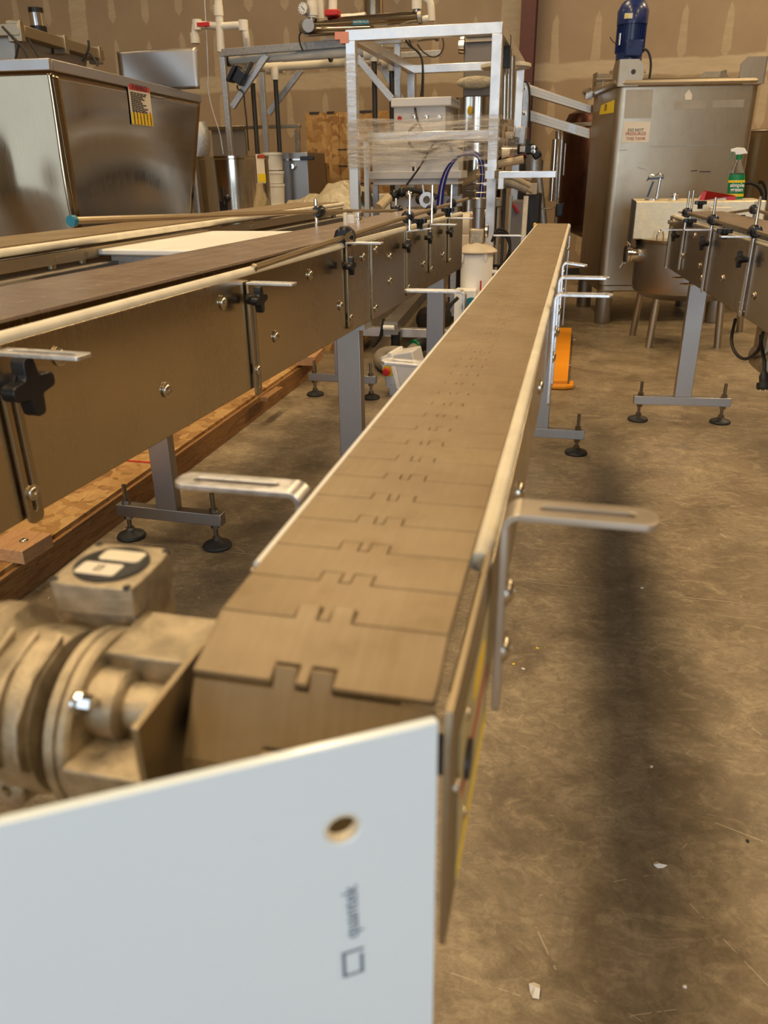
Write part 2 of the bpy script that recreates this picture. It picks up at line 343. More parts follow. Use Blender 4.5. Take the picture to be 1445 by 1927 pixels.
def text(name, body, size, o, u, v, mat, parent, depth=.0006, align='CENTER', bold=0., space=1.):
    cu = bpy.data.curves.new(name, 'FONT'); cu.body = body; cu.size = size; cu.extrude = depth; cu.align_x = align; cu.align_y = 'CENTER'; cu.offset = bold; cu.space_character = space; cu.resolution_u = 3
    tmp = bpy.data.objects.new('tmp', cu); COL.objects.link(tmp); bpy.context.view_layer.update()
    me = bpy.data.meshes.new_from_object(tmp.evaluated_get(bpy.context.evaluated_depsgraph_get()))
    bpy.data.objects.remove(tmp)
    o, u, v = Vector(o), Vector(u).normalized(), Vector(v).normalized(); w = u.cross(v)
    Mi = frame(parent).inverted()
    for p in me.vertices: q = p.co.copy(); p.co = Mi @ (o+u*q.x+v*q.y+w*q.z)
    me.materials.clear(); me.materials.append(MATS[mat]); me.name = name
    ob = bpy.data.objects.new(name, me); COL.objects.link(ob); ob.parent = parent; return ob
def pbox(mb, x0, x1, y0, y1, Y, depth):      # box whose front face at distance Y spans the given part of the view
    xm, ym = (x0+x1)/2, (y0+y1)/2
    a = PY(x0, ym, Y).x; b = PY(x1, ym, Y).x; zt = PY(xm, y0, Y).z; zb = PY(xm, y1, Y).z
    return mb.box(a, b, Y, Y+depth, zb, zt)
def dome(mb, p, d, r, h=None):                # washer and domed screw head
    d = Vector(d).normalized(); h = h or r*.55
    return mb.lathe(p, d, [(r*1.25, 0), (r*1.25, r*.22), (r, r*.24), (r*.95, h*.7), (r*.7, h*1.05), (r*.38, h*1.2), (r*.36, h*.6), (.0001, h*.6)], 14)
def knobmesh(mb, p, d, r, lobes=4, t_=.5):
    d = Vector(d).normalized(); u = d.cross(Vector((0, 0, 1)) if abs(d.z) < .9 else Vector((0, 1, 0))).normalized(); v = d.cross(u)
    poly = []
    for k in range(lobes*12):
        a = 2*PI*k/(lobes*12); m_ = abs(((a*lobes/(2*PI))+.5) % 1-.5)*2; rr = r*(1-.0*m_) if m_ < .30 else r*(1-.52*math.sin((m_-.30)/.70*PI/2)**.8)
        poly.append((rr*math.cos(a+.08), rr*math.sin(a+.08)))
    mb.prism(poly, Vector(p)+d*r*.7, u, v, d*r*(t_+.05)); mb.lathe(p, d, [(r*.42, 0), (r*.42, r*.5), (r*.6, r*.75), (r*.6, r*.9)], 12); return mb
# ------------------------------------------------------------------ the setting
WY = 9.2
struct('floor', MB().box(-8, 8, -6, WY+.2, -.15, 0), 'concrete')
struct('wall_back', MB().box(-8, 8, WY, WY+.15, 0, 5.6), 'drywall')
struct('wall_left', MB().box(-8.15, -8, -6, WY+.15, 0, 5.6), 'wall_plain')
struct('wall_right', MB().box(8, 8.15, -6, WY+.15, 0, 5.6), 'wall_plain')
mbw = MB().box(-8, -7.8, -6.15, -6, 0, 5.6).box(-2.4, .2, -6.15, -6, 0, 5.6).box(3.8, 8, -6.15, -6, 0, 5.6).box(-7.8, -2.4, -6.15, -6, 4.2, 5.6).box(.2, 3.8, -6.15, -6, 3.8, 5.6)
struct('wall_front', mbw, 'wall_plain')
struct('ceiling', MB().box(-8.15, 8.15, -6.15, WY+.15, 5.6, 5.75), 'ceiling_white')
mb = MB(); xa = PY(975, 150, WY-.25).x; xb = PY(1002, 150, WY-.25).x
mb.box(xa, xb, WY-.32, WY-.30, 0, 5.6).box(xa, xb, WY-.02, WY, 0, 5.6).box((xa+xb)/2-.008, (xa+xb)/2+.008, WY-.30, WY-.02, 0, 5.6)
struct('trim_1', mb, 'column_red')
struct('baseboard_back', MB().box(-8, 8, WY-.015, WY, 0, .07), 'dark_metal')
# ------------------------------------------------------------------ light
def area(name, loc, rot, sx, sy, power, col):
    l = bpy.data.lights.new(name, 'AREA'); l.shape = 'RECTANGLE'; l.size = sx; l.size_y = sy; l.energy = power; l.color = col
    o = bpy.data.objects.new(name, l); COL.objects.link(o); o.location = loc; o.rotation_euler = rot; return o
WARM = (1, .745, .43); COOL = (.65, .82, 1)
emit('lamp_glow', (1, .78, .5), 5)
k = 0
for lx, ys, pw in ((-1.55, (-3, -.6, 1.8, 4.2, 6.6), 46), (3.6, (-2, 1.5, 5, 7.6), 72), (-5.6, (-2, 2, 6), 22)):
    for y in ys:
        t_ = thing('high_bay_lamp', 'long white high bay lamp under the ceiling', 'ceiling lamp', (lx, y, 5.0), group='high bay lamps')
        obj('housing', MB().box(-.36, .36, -.62, .62, .03, .12), 'white_plastic', t_, space='L', bevel=.01)
        obj('chain', MB().tube([(0, -.4, .12), (0, -.4, .6)], .006), 'dark_metal', t_, space='L'); obj('chain', MB().tube([(0, .4, .12), (0, .4, .6)], .006), 'dark_metal', t_, space='L')
        obj('lens', MB().box(-.34, .34, -.6, .6, .0, .03), 'lamp_glow', t_, space='L')
        area('lamp_light', (lx, y, 4.98), (0, 0, 0), .70, 1.25, pw*(1.9 if y > 7 else 1.12), WARM)
area('daylight_door', (-5.1, -5.9, 2.1), (PI/2, 0, 0), 5.3, 4.1, 105, COOL); area('daylight_door', (2.0, -5.9, 1.95), (PI/2, 0, 0), 3.5, 3.7, 210, COOL)
wd = bpy.data.worlds.new('world'); sc.world = wd; wd.use_nodes = True; bg = wd.node_tree.nodes['Background']; bg.inputs[0].default_value = (.75, .85, 1, 1); bg.inputs[1].default_value = .6
# ------------------------------------------------------------------ chain belt
def chain(mb, w, y0, n, z, pitch=.0381, th=.0045, tabs=((-.0185, -.0075), (-.001, .0100)), td=.0105, xf=None, wrap=0, wr=.0616, x0=0):
    g = .0009; gs = .0004
    poly = [(-w/2, g)]
    for a, b in tabs: poly += [(a-gs, g), (a-gs, td+g), (b+gs, td+g), (b+gs, g)]
    poly += [(w/2, g), (w/2, pitch)]
    for a, b in reversed(tabs): poly += [(b, pitch), (b, pitch+td), (a, pitch+td), (a, pitch)]
    poly += [(-w/2, pitch)]
    for k in range(-wrap, n):
        if k >= 0: mb.prism([(x0+a, b) for a, b in poly], (0, y0+k*pitch, z-th), (1, 0, 0), (0, 1, 0), (0, 0, th))
    # links bending round the sprocket at the near end
    y, zz = y0, z
    for j in range(wrap):
        an = math.radians((19, 57, 92)[j]); dy, dz = -math.cos(an)*pitch, -math.sin(an)*pitch
        if j == 1: y += .0014; zz -= .0045
        yn, zn = y+dy, zz+dz; v = Vector((0, -dy, -dz)).normalized(); nrm = Vector((1, 0, 0)).cross(v)
        mb.prism([(x0+a, b) for a, b in poly], Vector((0, yn, zn))-nrm*th, (1, 0, 0), v, nrm*th); y, zz = yn, zn
    return mb
def foot(parent, x, y, z, top=.10):           # levelling foot under and through a cross bar (local space)
    mb = MB().lathe((x, y, 0), (0, 0, 1), [(.045, 0), (.047, .006), (.043, .012), (.022, .020), (.013, .027)], 20)
    return obj('levelling_pad', mb, 'black_rubber', parent, space='L'), obj('threaded_rod', MB().cyl((x, y, .015), (x, y, z+.085), .0075, n=10).cyl((x, y, .024), (x, y, .036), .014, n=6).cyl((x, y, z-.033), (x, y, z-.021), .014, n=6).cyl((x, y, z+.021), (x, y, z+.033), .014, n=6), 'dark_bolt', parent, space='L')
def leg(parent, x, y, ztop, w=.075, d=.03, bar=.40, zb=.085, ang=0, hasbar=True, mat='steel_leg', fz=None):
    mb = MB(); zb0 = zb+.02
    mb.box(x-w/2, x+w/2, y-d/2, y+d/2, zb0 if hasbar else .06, ztop)
    if hasbar: mb.box(x-bar/2, x+bar/2, y-d/2, y+d/2, zb-.02, zb+.02)
    l = obj('leg', mb, mat, parent, space='L', bevel=.002)
    if hasbar:
        for sx in (-1, 1): foot(l, x+sx*(bar/2-.03), y, zb)
    else: foot(l, x, y, .05)
    return l
# ------------------------------------------------------------------ the long conveyor in front
cz = .9; RX, LX = -.0365, -.163
cen = thing('chain_conveyor', 'long narrow conveyor with tan chain belt and a cast gear motor at its near end', 'conveyor', (-.1, .24, 0))
W = cen
mb = MB(); chain(mb, .1145, .307, 77, cz, wrap=3, x0=-.1015)
obj('chain_belt', mb, 'chain_tan', W, ang=30, bevel=.0007)
mb = MB(); mb.rings([((-.0395, .395, cz-.006), .0064), ((-.0405, 3.25, cz-.006), .0052)], 12); obj('wear_strip', mb, 'nylon_strip', W)
mb = MB(); mb.cyl((-.1608, .36, cz-.003), (-.1608, 3.25, cz-.003), .0024, n=8); obj('wear_strip', mb, 'white_plastic', W)
mb = MB(); mb.box(RX, RX+.003, .39, 3.245, .795, cz-.014).box(RX-.02, RX, .4, 3.245, .795, .798)
obj('side_frame', mb, 'steel_panel', W, bevel=.0008)
mb = MB(); mb.box(LX-.003, LX, .36, 3.245, .795, cz-.006).box(LX, LX+.02, .4, 3.245, .795, .798)
obj('side_frame', mb, 'steel_panel', W, bevel=.0008)
# drive end plates
e1 = MB().prism([(.247, .885), (.252, .8995), (.40, .8995), (.40, .77), (.247, .77)], (RX, 0, 0), (0, 1, 0), (0, 0, 1), (.0028, 0, 0))
ep = obj('drive_end_plate', e1, 'steel_strap', W)
e2 = MB().slotplate((LX-.003, .229, .812), (0, 1, 0), (0, 0, 1), (.003, 0, 0), .16, .15, .018, .04, .007, 0, 0)
obj('drive_end_plate', e2, 'steel_strap', W)
for yy, zz in ((.30, .862), (.30, .80), (.27, .845)): 
    obj('bolt', dome(MB(), (RX+.0028, yy, zz), (1, 0, 0), .0035), 'bolt_steel', W)
obj('sprocket_shaft', MB().cyl((LX-.002, .30, .835), (RX+.006, .30, .835), .010).cyl((-.125, .30, .835), (-.075, .30, .835), .045, n=12), 'dark_metal', W)
lb = obj('warning_label', MB().box(RX+.0031, RX+.0036, .275, .40, .78, .872), 'aged_label', W)
obj('label_stripe', MB().box(RX+.0036, RX+.0039, .285, .39, .822, .830), 'red_ink', lb)
obj('label_band', MB().box(RX+.0036, RX+.0039, .275, .40, .780, .790), 'yellow_label', lb)
obj('label_mark', MB().sphere((RX+.0036, .35, .853), .010, sz=(.06, 2.6, 1)), 'yellow_paint', lb)
def arm_bracket(parent, y, side, zt, drop, reach, x, w=.024, th=.0042, r=.010, tilt=0., mat='zinc', bolts=(.03, .075), br=.0075):
    """slotted strap on the conveyor side, bent outwards at the top"""
    s = side; mb = MB(); a = tilt
    mb.slotplate((x, y, zt-r), (0, 0, -1), (0, 1, 0), (s*th, 0, 0), drop-r, w, .018, drop-r-.012, .007, 0, .6)
    o = (x+s*(r), y, zt-th); ux = Vector((s*math.cos(a), 0, math.sin(a)))
    mb.slotplate(o, ux, (0, 1, 0), Vector((0, 0, th)), reach-r, w, .01, reach-r-.012, .0075, 0, .7)
    n = 6; vs = []
    for k in range(n+1):
        t_ = PI/2*k/n
        for rr in (r, r-th):
            for q in (-w/2, w/2): vs.append((x+s*(r-rr*math.cos(t_)), y+q, zt-r+rr*math.sin(t_)))
    fs = []
    for k in range(n):
        i = 4*k; j = i+4; fs += [(i, i+1, j+1, j), (i+2, j+2, j+3, i+3), (i, j, j+2, i+2), (i+1, i+3, j+3, j+1)]
    mb.add(vs, fs)
    b_ = obj('guide_bracket', mb, mat, parent, space='L' if parent is not cen else 'W', bevel=.0006)
    for dz in bolts:
        obj('bolt', dome(MB(), (x+s*th, y, zt-dz), (s, 0, 0), br), 'bolt_steel', b_, space='L' if parent is not cen else 'W')
    return b_
BR = RX+.0075
arm_bracket(cen, .408, 1, .925, .138, .084, BR, th=.0042, bolts=(.055, .095), mat='aluminium_dull')
arm_bracket(cen, 1.272, 1, .920, .18, .088, BR, bolts=(.06, .10))
arm_bracket(cen, 1.480, 1, .920, .20, .088, BR, bolts=(.06, .10))
arm_bracket(cen, 1.74, 1, .917, .14, .052, BR, tilt=-.12, bolts=(.06,))
arm_bracket(cen, .470, -1, .900, .12, .096, LX-.006, bolts=(.05,))
arm_bracket(cen, .946, -1, .878, .10, .060, LX-.006, tilt=.05, bolts=(.04,))
arm_bracket(cen, 1.40, -1, .903, .12, .110, LX-.022, bolts=(.05,))
arm_bracket(cen, 2.675, -1, .900, .12, .105, LX-.006, bolts=(.05,))
for yy in (.64, 1.0, 2.2, 2.9):
    obj('bolt', dome(MB(), (RX+.003, yy, .84), (1, 0, 0), .008), 'bolt_steel', W)
def cleg(y):
    mb = MB().box(-.128, -.058, y-.015, y+.015, .105, .80).box(-.29, .09, y-.015, y+.015, .065, .105)
    l = obj('leg', mb, 'steel_leg', cen, bevel=.002)
    M = frame(cen).inverted()
    for x in (-.262, .062):
        p = M @ Vector((x, y, 0)); foot(l, p.x, p.y, .085)
cleg(3.17)
nl = obj('leg', MB().box(-.115, -.075, .29, .32, .02, .80).box(-.115, -.075, .12, .48, .02, .06), 'steel_leg', cen, bevel=.002)
obj('hanger_bracket', MB().box(-.034, -.030, 3.05, 3.10, .55, .87), 'steel_leg', W)
obj('end_plate', MB().box(LX, RX+.003, 3.245, 3.25, .80, .895), 'steel_panel', W)
obj('yellow_tag', MB().box(-.172, -.165, 3.20, 3.245, .872, .902), 'yellow_paint', W)
# ---- gear motor on the left of the drive end
g = obj('gear_housing', MB().lathe((-.245, .300, .828), (-1, 0, 0), [(.030, -.022), (.033, 0), (.044, .002), (.046, .012), (.046, .022), (.043, .034), (.052, .042), (.055, .044), (.055, .056), (.045, .060)], 48), 'cast_aluminium', cen)
obj('gear_flange', MB().lathe((-.222, .300, .828), (-1, 0, 0), [(.034, -.002), (.047, 0), (.0485, .002), (.0485, .006), (.046, .007), (.0485, .008), (.0485, .013), (.046, .015)], 56), 'cast_aluminium', g)
obj('flange_seal', MB().lathe((-.222, .287, .848), (1, 0, 0), [(.019, 0), (.019, .016), (.017, .018), (.013, .019), (.013, .05)], 28), 'cast_aluminium', g)
mf = MB()
mf.prism([(.295, .873), (.297, .848), (.310, .842), (.335, .85), (.338, .873)], (-.222, 0, 0), (0, 1, 0), (0, 0, 1), (.052, 0, 0))
obj('upper_mounting_foot', mf, 'cast_aluminium', g, bevel=.0015)
mf = MB(); mf.prism([(.247, .838), (.250, .79), (.275, .79), (.285, .82), (.275, .838)], (-.222, 0, 0), (0, 1, 0), (0, 0, 1), (.054, 0, 0))
obj('lower_mounting_foot', mf, 'cast_aluminium', g, bevel=.0015)
for (yy, zz) in ((.268, .862), (.292, .80)):
    obj('hex_bolt', MB().cyl((-.222, yy, zz), (-.213, yy, zz), .0042, n=6).cyl((-.222, yy, zz), (-.2205, yy, zz), .0058, n=20), 'chrome', g)
fins = MB()
for xx in (-.280, -.2655, -.251): fins.prism([(.30, .877), (.272, .868), (.2545, .853), (.2505, .838), (.2505, .828), (.262, .815), (.29, .81)], (xx, 0, 0), (0, 1, 0), (0, 0, 1), (.0028, 0, 0))
obj('cooling_fins', fins, 'cast_aluminium', g)
mbm = MB().lathe((-.300, .30, .828), (-1, 0, 0), [(.045, 0), (.052, .006), (.052, .10), (.040, .11)], 40)
obj('motor_body', mbm, 'cast_aluminium', g)
obj('drain_plug', MB().lathe((-.268, .268, .802), (-.15, -1, .1), [(.0115, -.02), (.0115, .008), (.010, .009), (.0035, .009), (.0035, .003), (.0001, .003)], 28), 'cast_aluminium', g)
# input flange casting on top
zt = .892; tb = MB(); cx, cy = -.248, .352
def sqr(h, n=8, c=.0):
    pts = []
    for k in range(4*n):
        a = 2*PI*k/(4*n)+PI/4; e = .42 if k % n in (0,) else .62
        x = math.cos(a); y = math.sin(a); q = (abs(x)**6+abs(y)**6)**(1/6); r = h/q
        if 1 <= k % n <= n-1: r *= .94
        pts.append((x*r, y*r))
    return pts
tb.prism(sqr(.0275), (cx, cy, zt-.019), (1, .04, 0), (-.04, 1, 0), (0, 0, .019)); tb.prism(sqr(.0258), (cx, cy+.0015, zt-.07), (1, .04, 0), (-.04, 1, 0), (0, 0, .052))
ib = obj('input_flange', tb, 'cast_aluminium', g, bevel=.001)
obj('black_cap', MB().lathe((cx, cy, zt), (0, 0, 1), [(.0215, -.001), (.0215, .0008), (.0195, .0006), (.0185, .0012), (.006, .0012), (.0055, .0004)], 40), 'black_rubber', g)
def rr(w, h, r, n=5):
    p = []
    for sx, sy, a0 in ((1, -1, -PI/2), (1, 1, 0), (-1, 1, PI/2), (-1, -1, PI)):
        for k in range(n+1): a = a0+PI/2*k/n; p.append((sx*(w/2-r)+r*math.cos(a), sy*(h/2-r)+r*math.sin(a)))
    return p
obj('tan_sticker', MB().prism(rr(.026, .0125, .003), (cx+.002, cy+.0085, zt+.0013), (1, 0, 0), (0, 1, 0), (0, 0, .0004)), 'yellow_label' if 0 else 'nylon_strip', g)
obj('white_sticker', MB().prism(rr(.025, .0135, .002), (cx-.003, cy-.0085, zt+.0013), (1, 0, 0), (0, 1, 0), (0, 0, .0004)), 'paper', g)
text('sticker_print', 'XZ\nRV', .004, (cx-.003, cy-.0085, zt+.0019), (1, 0, 0), (0, 1, 0), 'ink', g, .0001)
for sx in (-1, 1):
    for sy in (-1, 1): obj('screw_hole', MB().cyl((cx+sx*.0225, cy+sy*.0225, zt-.001), (cx+sx*.0225, cy+sy*.0225, zt+.0003), .0024, n=12), 'black_rubber', g)
# ------------------------------------------------------------------ white plate across the near end
A = PZ(826, 1359, .903); B = PZ(0, 1552, .903); u = (B-A); u.z = 0; u.normalize(); nrm = Vector((u.y, -u.x, 0));
if nrm.y > 0: nrm = -nrm
Lp = .25; Hp = .30; th = .0045
def onplate(px, py):
    d = ray(px, py); q = CAM+d*((A-CAM).dot(nrm)/d.dot(nrm)); return (q-A).dot(u), q.z
hu, hz = onplate(645, 1561); hr = .0074
mb = MB(); n = 32; o0 = A
AN = sorted([2*PI*k/n+.01 for k in range(n)]+[math.atan2(cz0-hz, cx0-hu) % (2*PI) for cx0 in (0, Lp) for cz0 in (A.z, A.z-Hp)]); n = len(AN)
inn = [(hu+hr*math.cos(a), hz+hr*math.sin(a)) for a in AN]
def proj(a):      # matching point on the plate's outline
    cx_, cz_ = math.cos(a), math.sin(a); ts = []
    if cx_ > 1e-6: ts.append((Lp-hu)/cx_)
    if cx_ < -1e-6: ts.append((0-hu)/cx_)
    if cz_ > 1e-6: ts.append((A.z-hz)/cz_)
    if cz_ < -1e-6: ts.append((A.z-Hp-hz)/cz_)
    t_ = min(ts); return (hu+cx_*t_, hz+cz_*t_)
outl = [proj(a) for a in AN]
P3 = lambda a: Vector((A.x+u.x*a[0], A.y+u.y*a[0], a[1]))
vs = [P3(a) for a in outl]+[P3(a) for a in inn]; vs += [p-nrm*th for p in vs]; fs = []
for k in range(n):
    q = (k+1) % n; fs += [(k, n+k, n+q, q), (2*n+k, 2*n+q, 3*n+q, 3*n+k), (k, q, 2*n+q, 2*n+k), (n+k, 3*n+k, 3*n+q, n+q)]
mb.add(vs, fs)
plate = thing('logo_board', 'glossy white upright board with a round hole and small logo, nearest the camera', 'board', (A.x, A.y, A.z-Hp))
obj('board_sheet', mb, 'panel_white', plate, bevel=.0008)
hub = P3((hu, hz)); obj('hole_bushing', MB().lathe(hub-nrm*.0046, nrm, [(hr*1.0, 0), (hr*1.0, .0042), (hr*.82, .0042), (hr*.82, 0), (hr, 0)], 24, caps=False), 'nylon_strip', plate)
# logo, read from bottom to top
l0, z0 = onplate(657, 1664); l1, z1 = onplate(664, 1768); 
tc = P3(((l0+l1)/2, (z0+z1)/2))+nrm*.0003
tdir = (P3((l0, z0))-P3((l1, z1))); vdir = -(u.cross(Vector((0, 0, 1))).cross(Vector((0, 0, 1)))) 
hgt = tdir.length
leftdir = u*1.0     # text-up points to the left of the view
text('logo_word', 'quantek', hgt*.29, tc, (0, 0, 1), leftdir, 'logo_ink', plate, .0001)
q0, w0 = onplate(645, 1838); q1, w1 = onplate(683, 1782); a0, a1 = min(q0, q1), max(q0, q1); b0, b1 = min(w0, w1)-.0004, max(w0, w1)+.0004; tk = .0016
lg = MB(); zf = nrm*.0003
def bar_(aa, ab, ba, bb): lg.prism([(aa, ba), (ab, ba), (ab, bb), (aa, bb)], Vector((A.x, A.y, 0))+zf, u, (0, 0, 1), nrm*.0001)
bar_(a1-tk, a1, b0, b1); bar_(a0, a1, b0, b0+tk*.7); bar_(a0-.0003, a1, b1-tk*.8, b1); bar_(a0, a0+tk, b0, b1-tk*2.2)
obj('logo_mark', lg, 'logo_ink', plate)
# ------------------------------------------------------------------ left conveyor with steel side panels
def conv(name, label, loc, rz, group=None):
    t_ = thing(name, label, 'conveyor', (loc[0], loc[1], 0), rz, group); M = FR[t_.name]; Mi = M.inverted()
    def at(px, py, x=0.):                 # local point seen at a pixel on the lengthwise plane at local x
        o = M @ Vector((x, 0, 0)); return Mi @ PL(px, py, o, rz)
    return t_, at
cA, LA = conv('slat_top_conveyor', 'left conveyor with brown slat chain, tall steel side panel and black star knobs', (-.585, .65), -math.atan(.06))
yE = LA(869, 480).y
zT, zP, zB = .957, .941, .742
y0 = -.35; nlink = int((yE-y0)/.0381)
def Lo(nm, mb, mat, par=None, **k): return obj(nm, mb, mat, par or cA, space='L', **k)
mb = MB(); chain(mb, .190, y0, nlink, zT, x0=-.1145, tabs=((-.05, -.03), (-.01, .01), (.03, .05))); Lo('chain_belt', mb, 'chain_brown', bevel=.0006)
Lo('wear_strip', MB().rings([((-.0085, y0, zP-.0015), .0085), ((-.0085, yE, zP-.0015), .0085)], 12), 'nylon_strip')
Lo('wear_strip', MB().rings([((-.2205, y0, zP+.003), .0085), ((-.2205, yE, zP+.003), .0085)], 12), 'nylon_strip')
ya = LA(697, 520).y; yb = LA(766, 490).y
def panel(a, b, x, s): 
    m_ = MB().box(min(x, x-s*.0025), max(x, x-s*.0025), a, b, zB, zP-.004).box(min(x, x-s*.02), max(x, x-s*.02), a, b, zB, zB+.0025)
    return Lo('side_panel', m_, 'steel_panel', bevel=.0012)
panel(y0, ya-.0015, 0, 1); panel(ya, yb-.0015, .0025, 1); panel(yb, yE, 0, 1); panel(y0, yE, -.229, -1)
Lo('splice_plate', MB().box(.0025, .005, ya, LA(741, 500).y, zB+.004, zP-.008), 'steel_panel', bevel=.0006)
for p in [(110, 670), (312, 733), (418, 569), (518, 633), (582, 517), (640, 575), (682, 483), (730, 482), (730, 528), (703, 469), (703, 579), (796, 496), (833, 479)]:
    q = LA(*p); Lo('bolt', dome(MB(), (.005 if 695 < p[0] < 740 else .0008, q.y, q.z), (1, 0, 0), .0092), 'bolt_steel')
def strap_arm(par, y, zt, zb, reach, x, s, tilt=0., w=.024, arm='zinc', strap='steel_strap', boltz=None):
    th = .0042; mb = MB(); mb.slotplate((x, y, zt), (0, 0, -1), (0, 1, 0), (s*th, 0, 0), zt-zb, w, .02, zt-zb-.014, .007, 0, .7)
    st = obj('guide_strap', mb, strap, par, space='L', bevel=.0005)
    a = tilt; mb = MB(); mb.slotplate((x, y, zt), (s*math.cos(a), 0, math.sin(a)), (0, 1, 0), (0, 0, th), reach, w, .012, reach-.012, .007, 0, .3)
    obj('guide_arm', mb, arm, st, space='L', bevel=.0005)
    if boltz: obj('carriage_bolt', dome(MB(), (x+s*th, y, boltz), (s, 0, 0), .0075), 'bolt_steel', st, space='L')
    return st
def knob(par, p, d, r=.022, lobes=4): 
    k_ = obj('star_knob', knobmesh(MB(), p, d, r, lobes), 'black_plastic', par, space='L', bevel=.001)
    return k_
def strapA(px, pt, pb, ext, kn, kr=.023, tilt=0., bz=None):
    y = LA(px, (pt+pb)/2).y; zt = LA(px, pt).z; zb = LA(px, pb).z
    strap_arm(cA, y, zt, zb, ext, .003, 1, tilt, boltz=LA(*bz).z if bz else None)
    if kn: q = LA(*kn, .02); knob(cA, (.008, q.y, q.z), (1, 0, 0), kr*.92)
strapA(30, 655, 1000, .105, (26, 725), .034, bz=(45, 928))
strapA(474, 532, 748, .085, (478, 563), .024, bz=(487, 690))
strapA(653, 458, 620, .085, (655, 500), .022, bz=(657, 595))
strapA(764, 437, 556, .075, (765, 463), .020, .12, bz=(764, 540))
strapA(808, 424, 514, .085, (806, 447), .020, bz=(808, 505))
strapA(843, 412, 494, .085, (846, 436), .020, bz=(845, 488))
a = LA(478, 504, -.004); b = LA(650, 446, -.004); c = LA(766, 408, -.004); d = LA(880, 374, -.004)
Lo('guide_rail', MB().tube([a, b], .0058, 10).sphere(a, .0075, 10), 'steel_strap'); Lo('guide_rail', MB().tube([b, c, d], .0058, 10), 'steel_strap')
def clamp(par, p, r=.016, l=.03, ax=(0, 1, 0)): 
    return obj('rail_clamp', MB().lathe(Vector(p)-Vector(ax)*l*.6, ax, [(r*.7, 0), (r, l*.2), (r*1.02, l*.8), (r*.75, l*1.2)], 10), 'black_plastic', par, space='L')
clamp(cA, b, .024, .03); Lo('clamp_washer', MB().cyl(b+Vector((.010, -.012, .0)), b+Vector((.016, -.018, 0)), .012), 'bolt_steel')
for (pc, p0, p1) in (((768, 408), (762, 367), (770, 434)), ((812, 395), (813.6, 348), (812, 420)), ((850, 383), (849, 348), (848, 405))):
    q = LA(*pc, -.004); clamp(cA, q, .0175, .034); t0 = LA(*p0, .004); t1 = LA(*p1, .004)
    Lo('rail_post', MB().cyl((.004, t1.y, t1.z), (.004, t1.y+.005, t0.z), .0042, n=10), 'chrome')
for p in ((790, 418), (843, 397)):
    q = LA(*p, .045); knob(cA, (.045, q.y, q.z-.018), (0, 0, 1), .022, 5)
a = LA(137, 415.5, -.226); b = LA(603, 398, -.226); c = LA(778, 396, -.226)
Lo('back_guide_rail', MB().tube([a, b, c], .0058, 10), 'steel_strap'); Lo('rail_end_cap', MB().cyl(a-Vector((0, .006, 0)), a+Vector((0, .004, 0)), .0085, n=12), 'teal_paint')
for (pc, zt_, zb_) in (((601, 398), (600, 375), (607, 432)), ((750, 395), (751, 373), (744, 410))):
    q = LA(*pc, -.226); clamp(cA, q, .017, .034); Lo('rail_post', MB().cyl((-.236, q.y, LA(*zb_, -.226).z-.02), (-.236, q.y, LA(*zt_, -.226).z), .005, n=10), 'chrome')
    knob(cA, (-.226, q.y, LA(*zb_, -.226).z-.005), (-1, 0, 0), .018, 5)
leg(cA, -.113, LA(663, 790, -.113).y, zB, w=.07, d=.035, bar=.36)
leg(cA, -.113, LA(820, 600, -.113).y, zB, w=.07, d=.035, bar=.36)
Lo('gusset', MB().box(-.06, -.003, LA(690, 610).y-.01, LA(690, 610).y+.05, zB-.018, zB), 'galvanised')
# ------------------------------------------------------------------ low railed conveyor behind it
cB, LB = conv('railed_conveyor', 'low railed conveyor with a narrow tan belt edge, standing between left conveyor and steel bin', (-1.087, 2.045), -math.atan(.03))
def Lb(nm, mb, mat, par=None, **k): return obj(nm, mb, mat, par or cB, space='L', **k)
yb0 = -1.0; yb1 = LB(648, 402).y; zt = LB(300, 428).z; zs = LB(300, 436).z
chb = MB(); chain(chb, .19, yb0, int((yb1-yb0)/.0381), zt+.002, x0=-.1145); Lb('chain_belt', chb, 'chain_tan')
Lb('wear_strip', MB().rings([((-.008, yb0, zs+.002), .0085), ((-.008, yb1, zs+.002), .0085)], 12), 'nylon_strip')
Lb('wear_strip', MB().rings([((-.222, yb0, zs+.002), .0085), ((-.222, yb1, zs+.002), .0085)], 12), 'nylon_strip')
zr = zs-.025; ztray = LB(150, 500).z
for x in (-.012, -.218): Lb('support_rail', MB().box(x-.006, x+.006, yb0, yb1, zr-.012, zr+.012), 'steel_strap')
for p in ((113, 470), (171, 465), (478, 440), (640, 425)):
    y = LB(*p).y
    Lb('rail_post', MB().cyl((-.03, y, ztray-.01), (-.03, y, zr+.01), .011, n=12).box(-.045, -.0, y-.014, y+.014, zr-.008, zr+.004), 'steel_strap')
zt2 = ztray; zf = LB(150, 512).z
Lb('tray_frame', MB().box(-.075, .03, yb0, yb1, zf-.002, zt2).box(.026, .03, yb0, yb1, zf-.05, zt2).box(-.229, -.225, yb0, yb1, zf-.05, zt2), 'steel_dull', bevel=.001)
leg(cB, -.113, 0., zf-.002, w=.072, d=.035, bar=.37, zb=.10, mat='steel_leg'); leg(cB, -.113, 1.80, zf-.002, w=.07, d=.035, bar=.37, zb=.10)
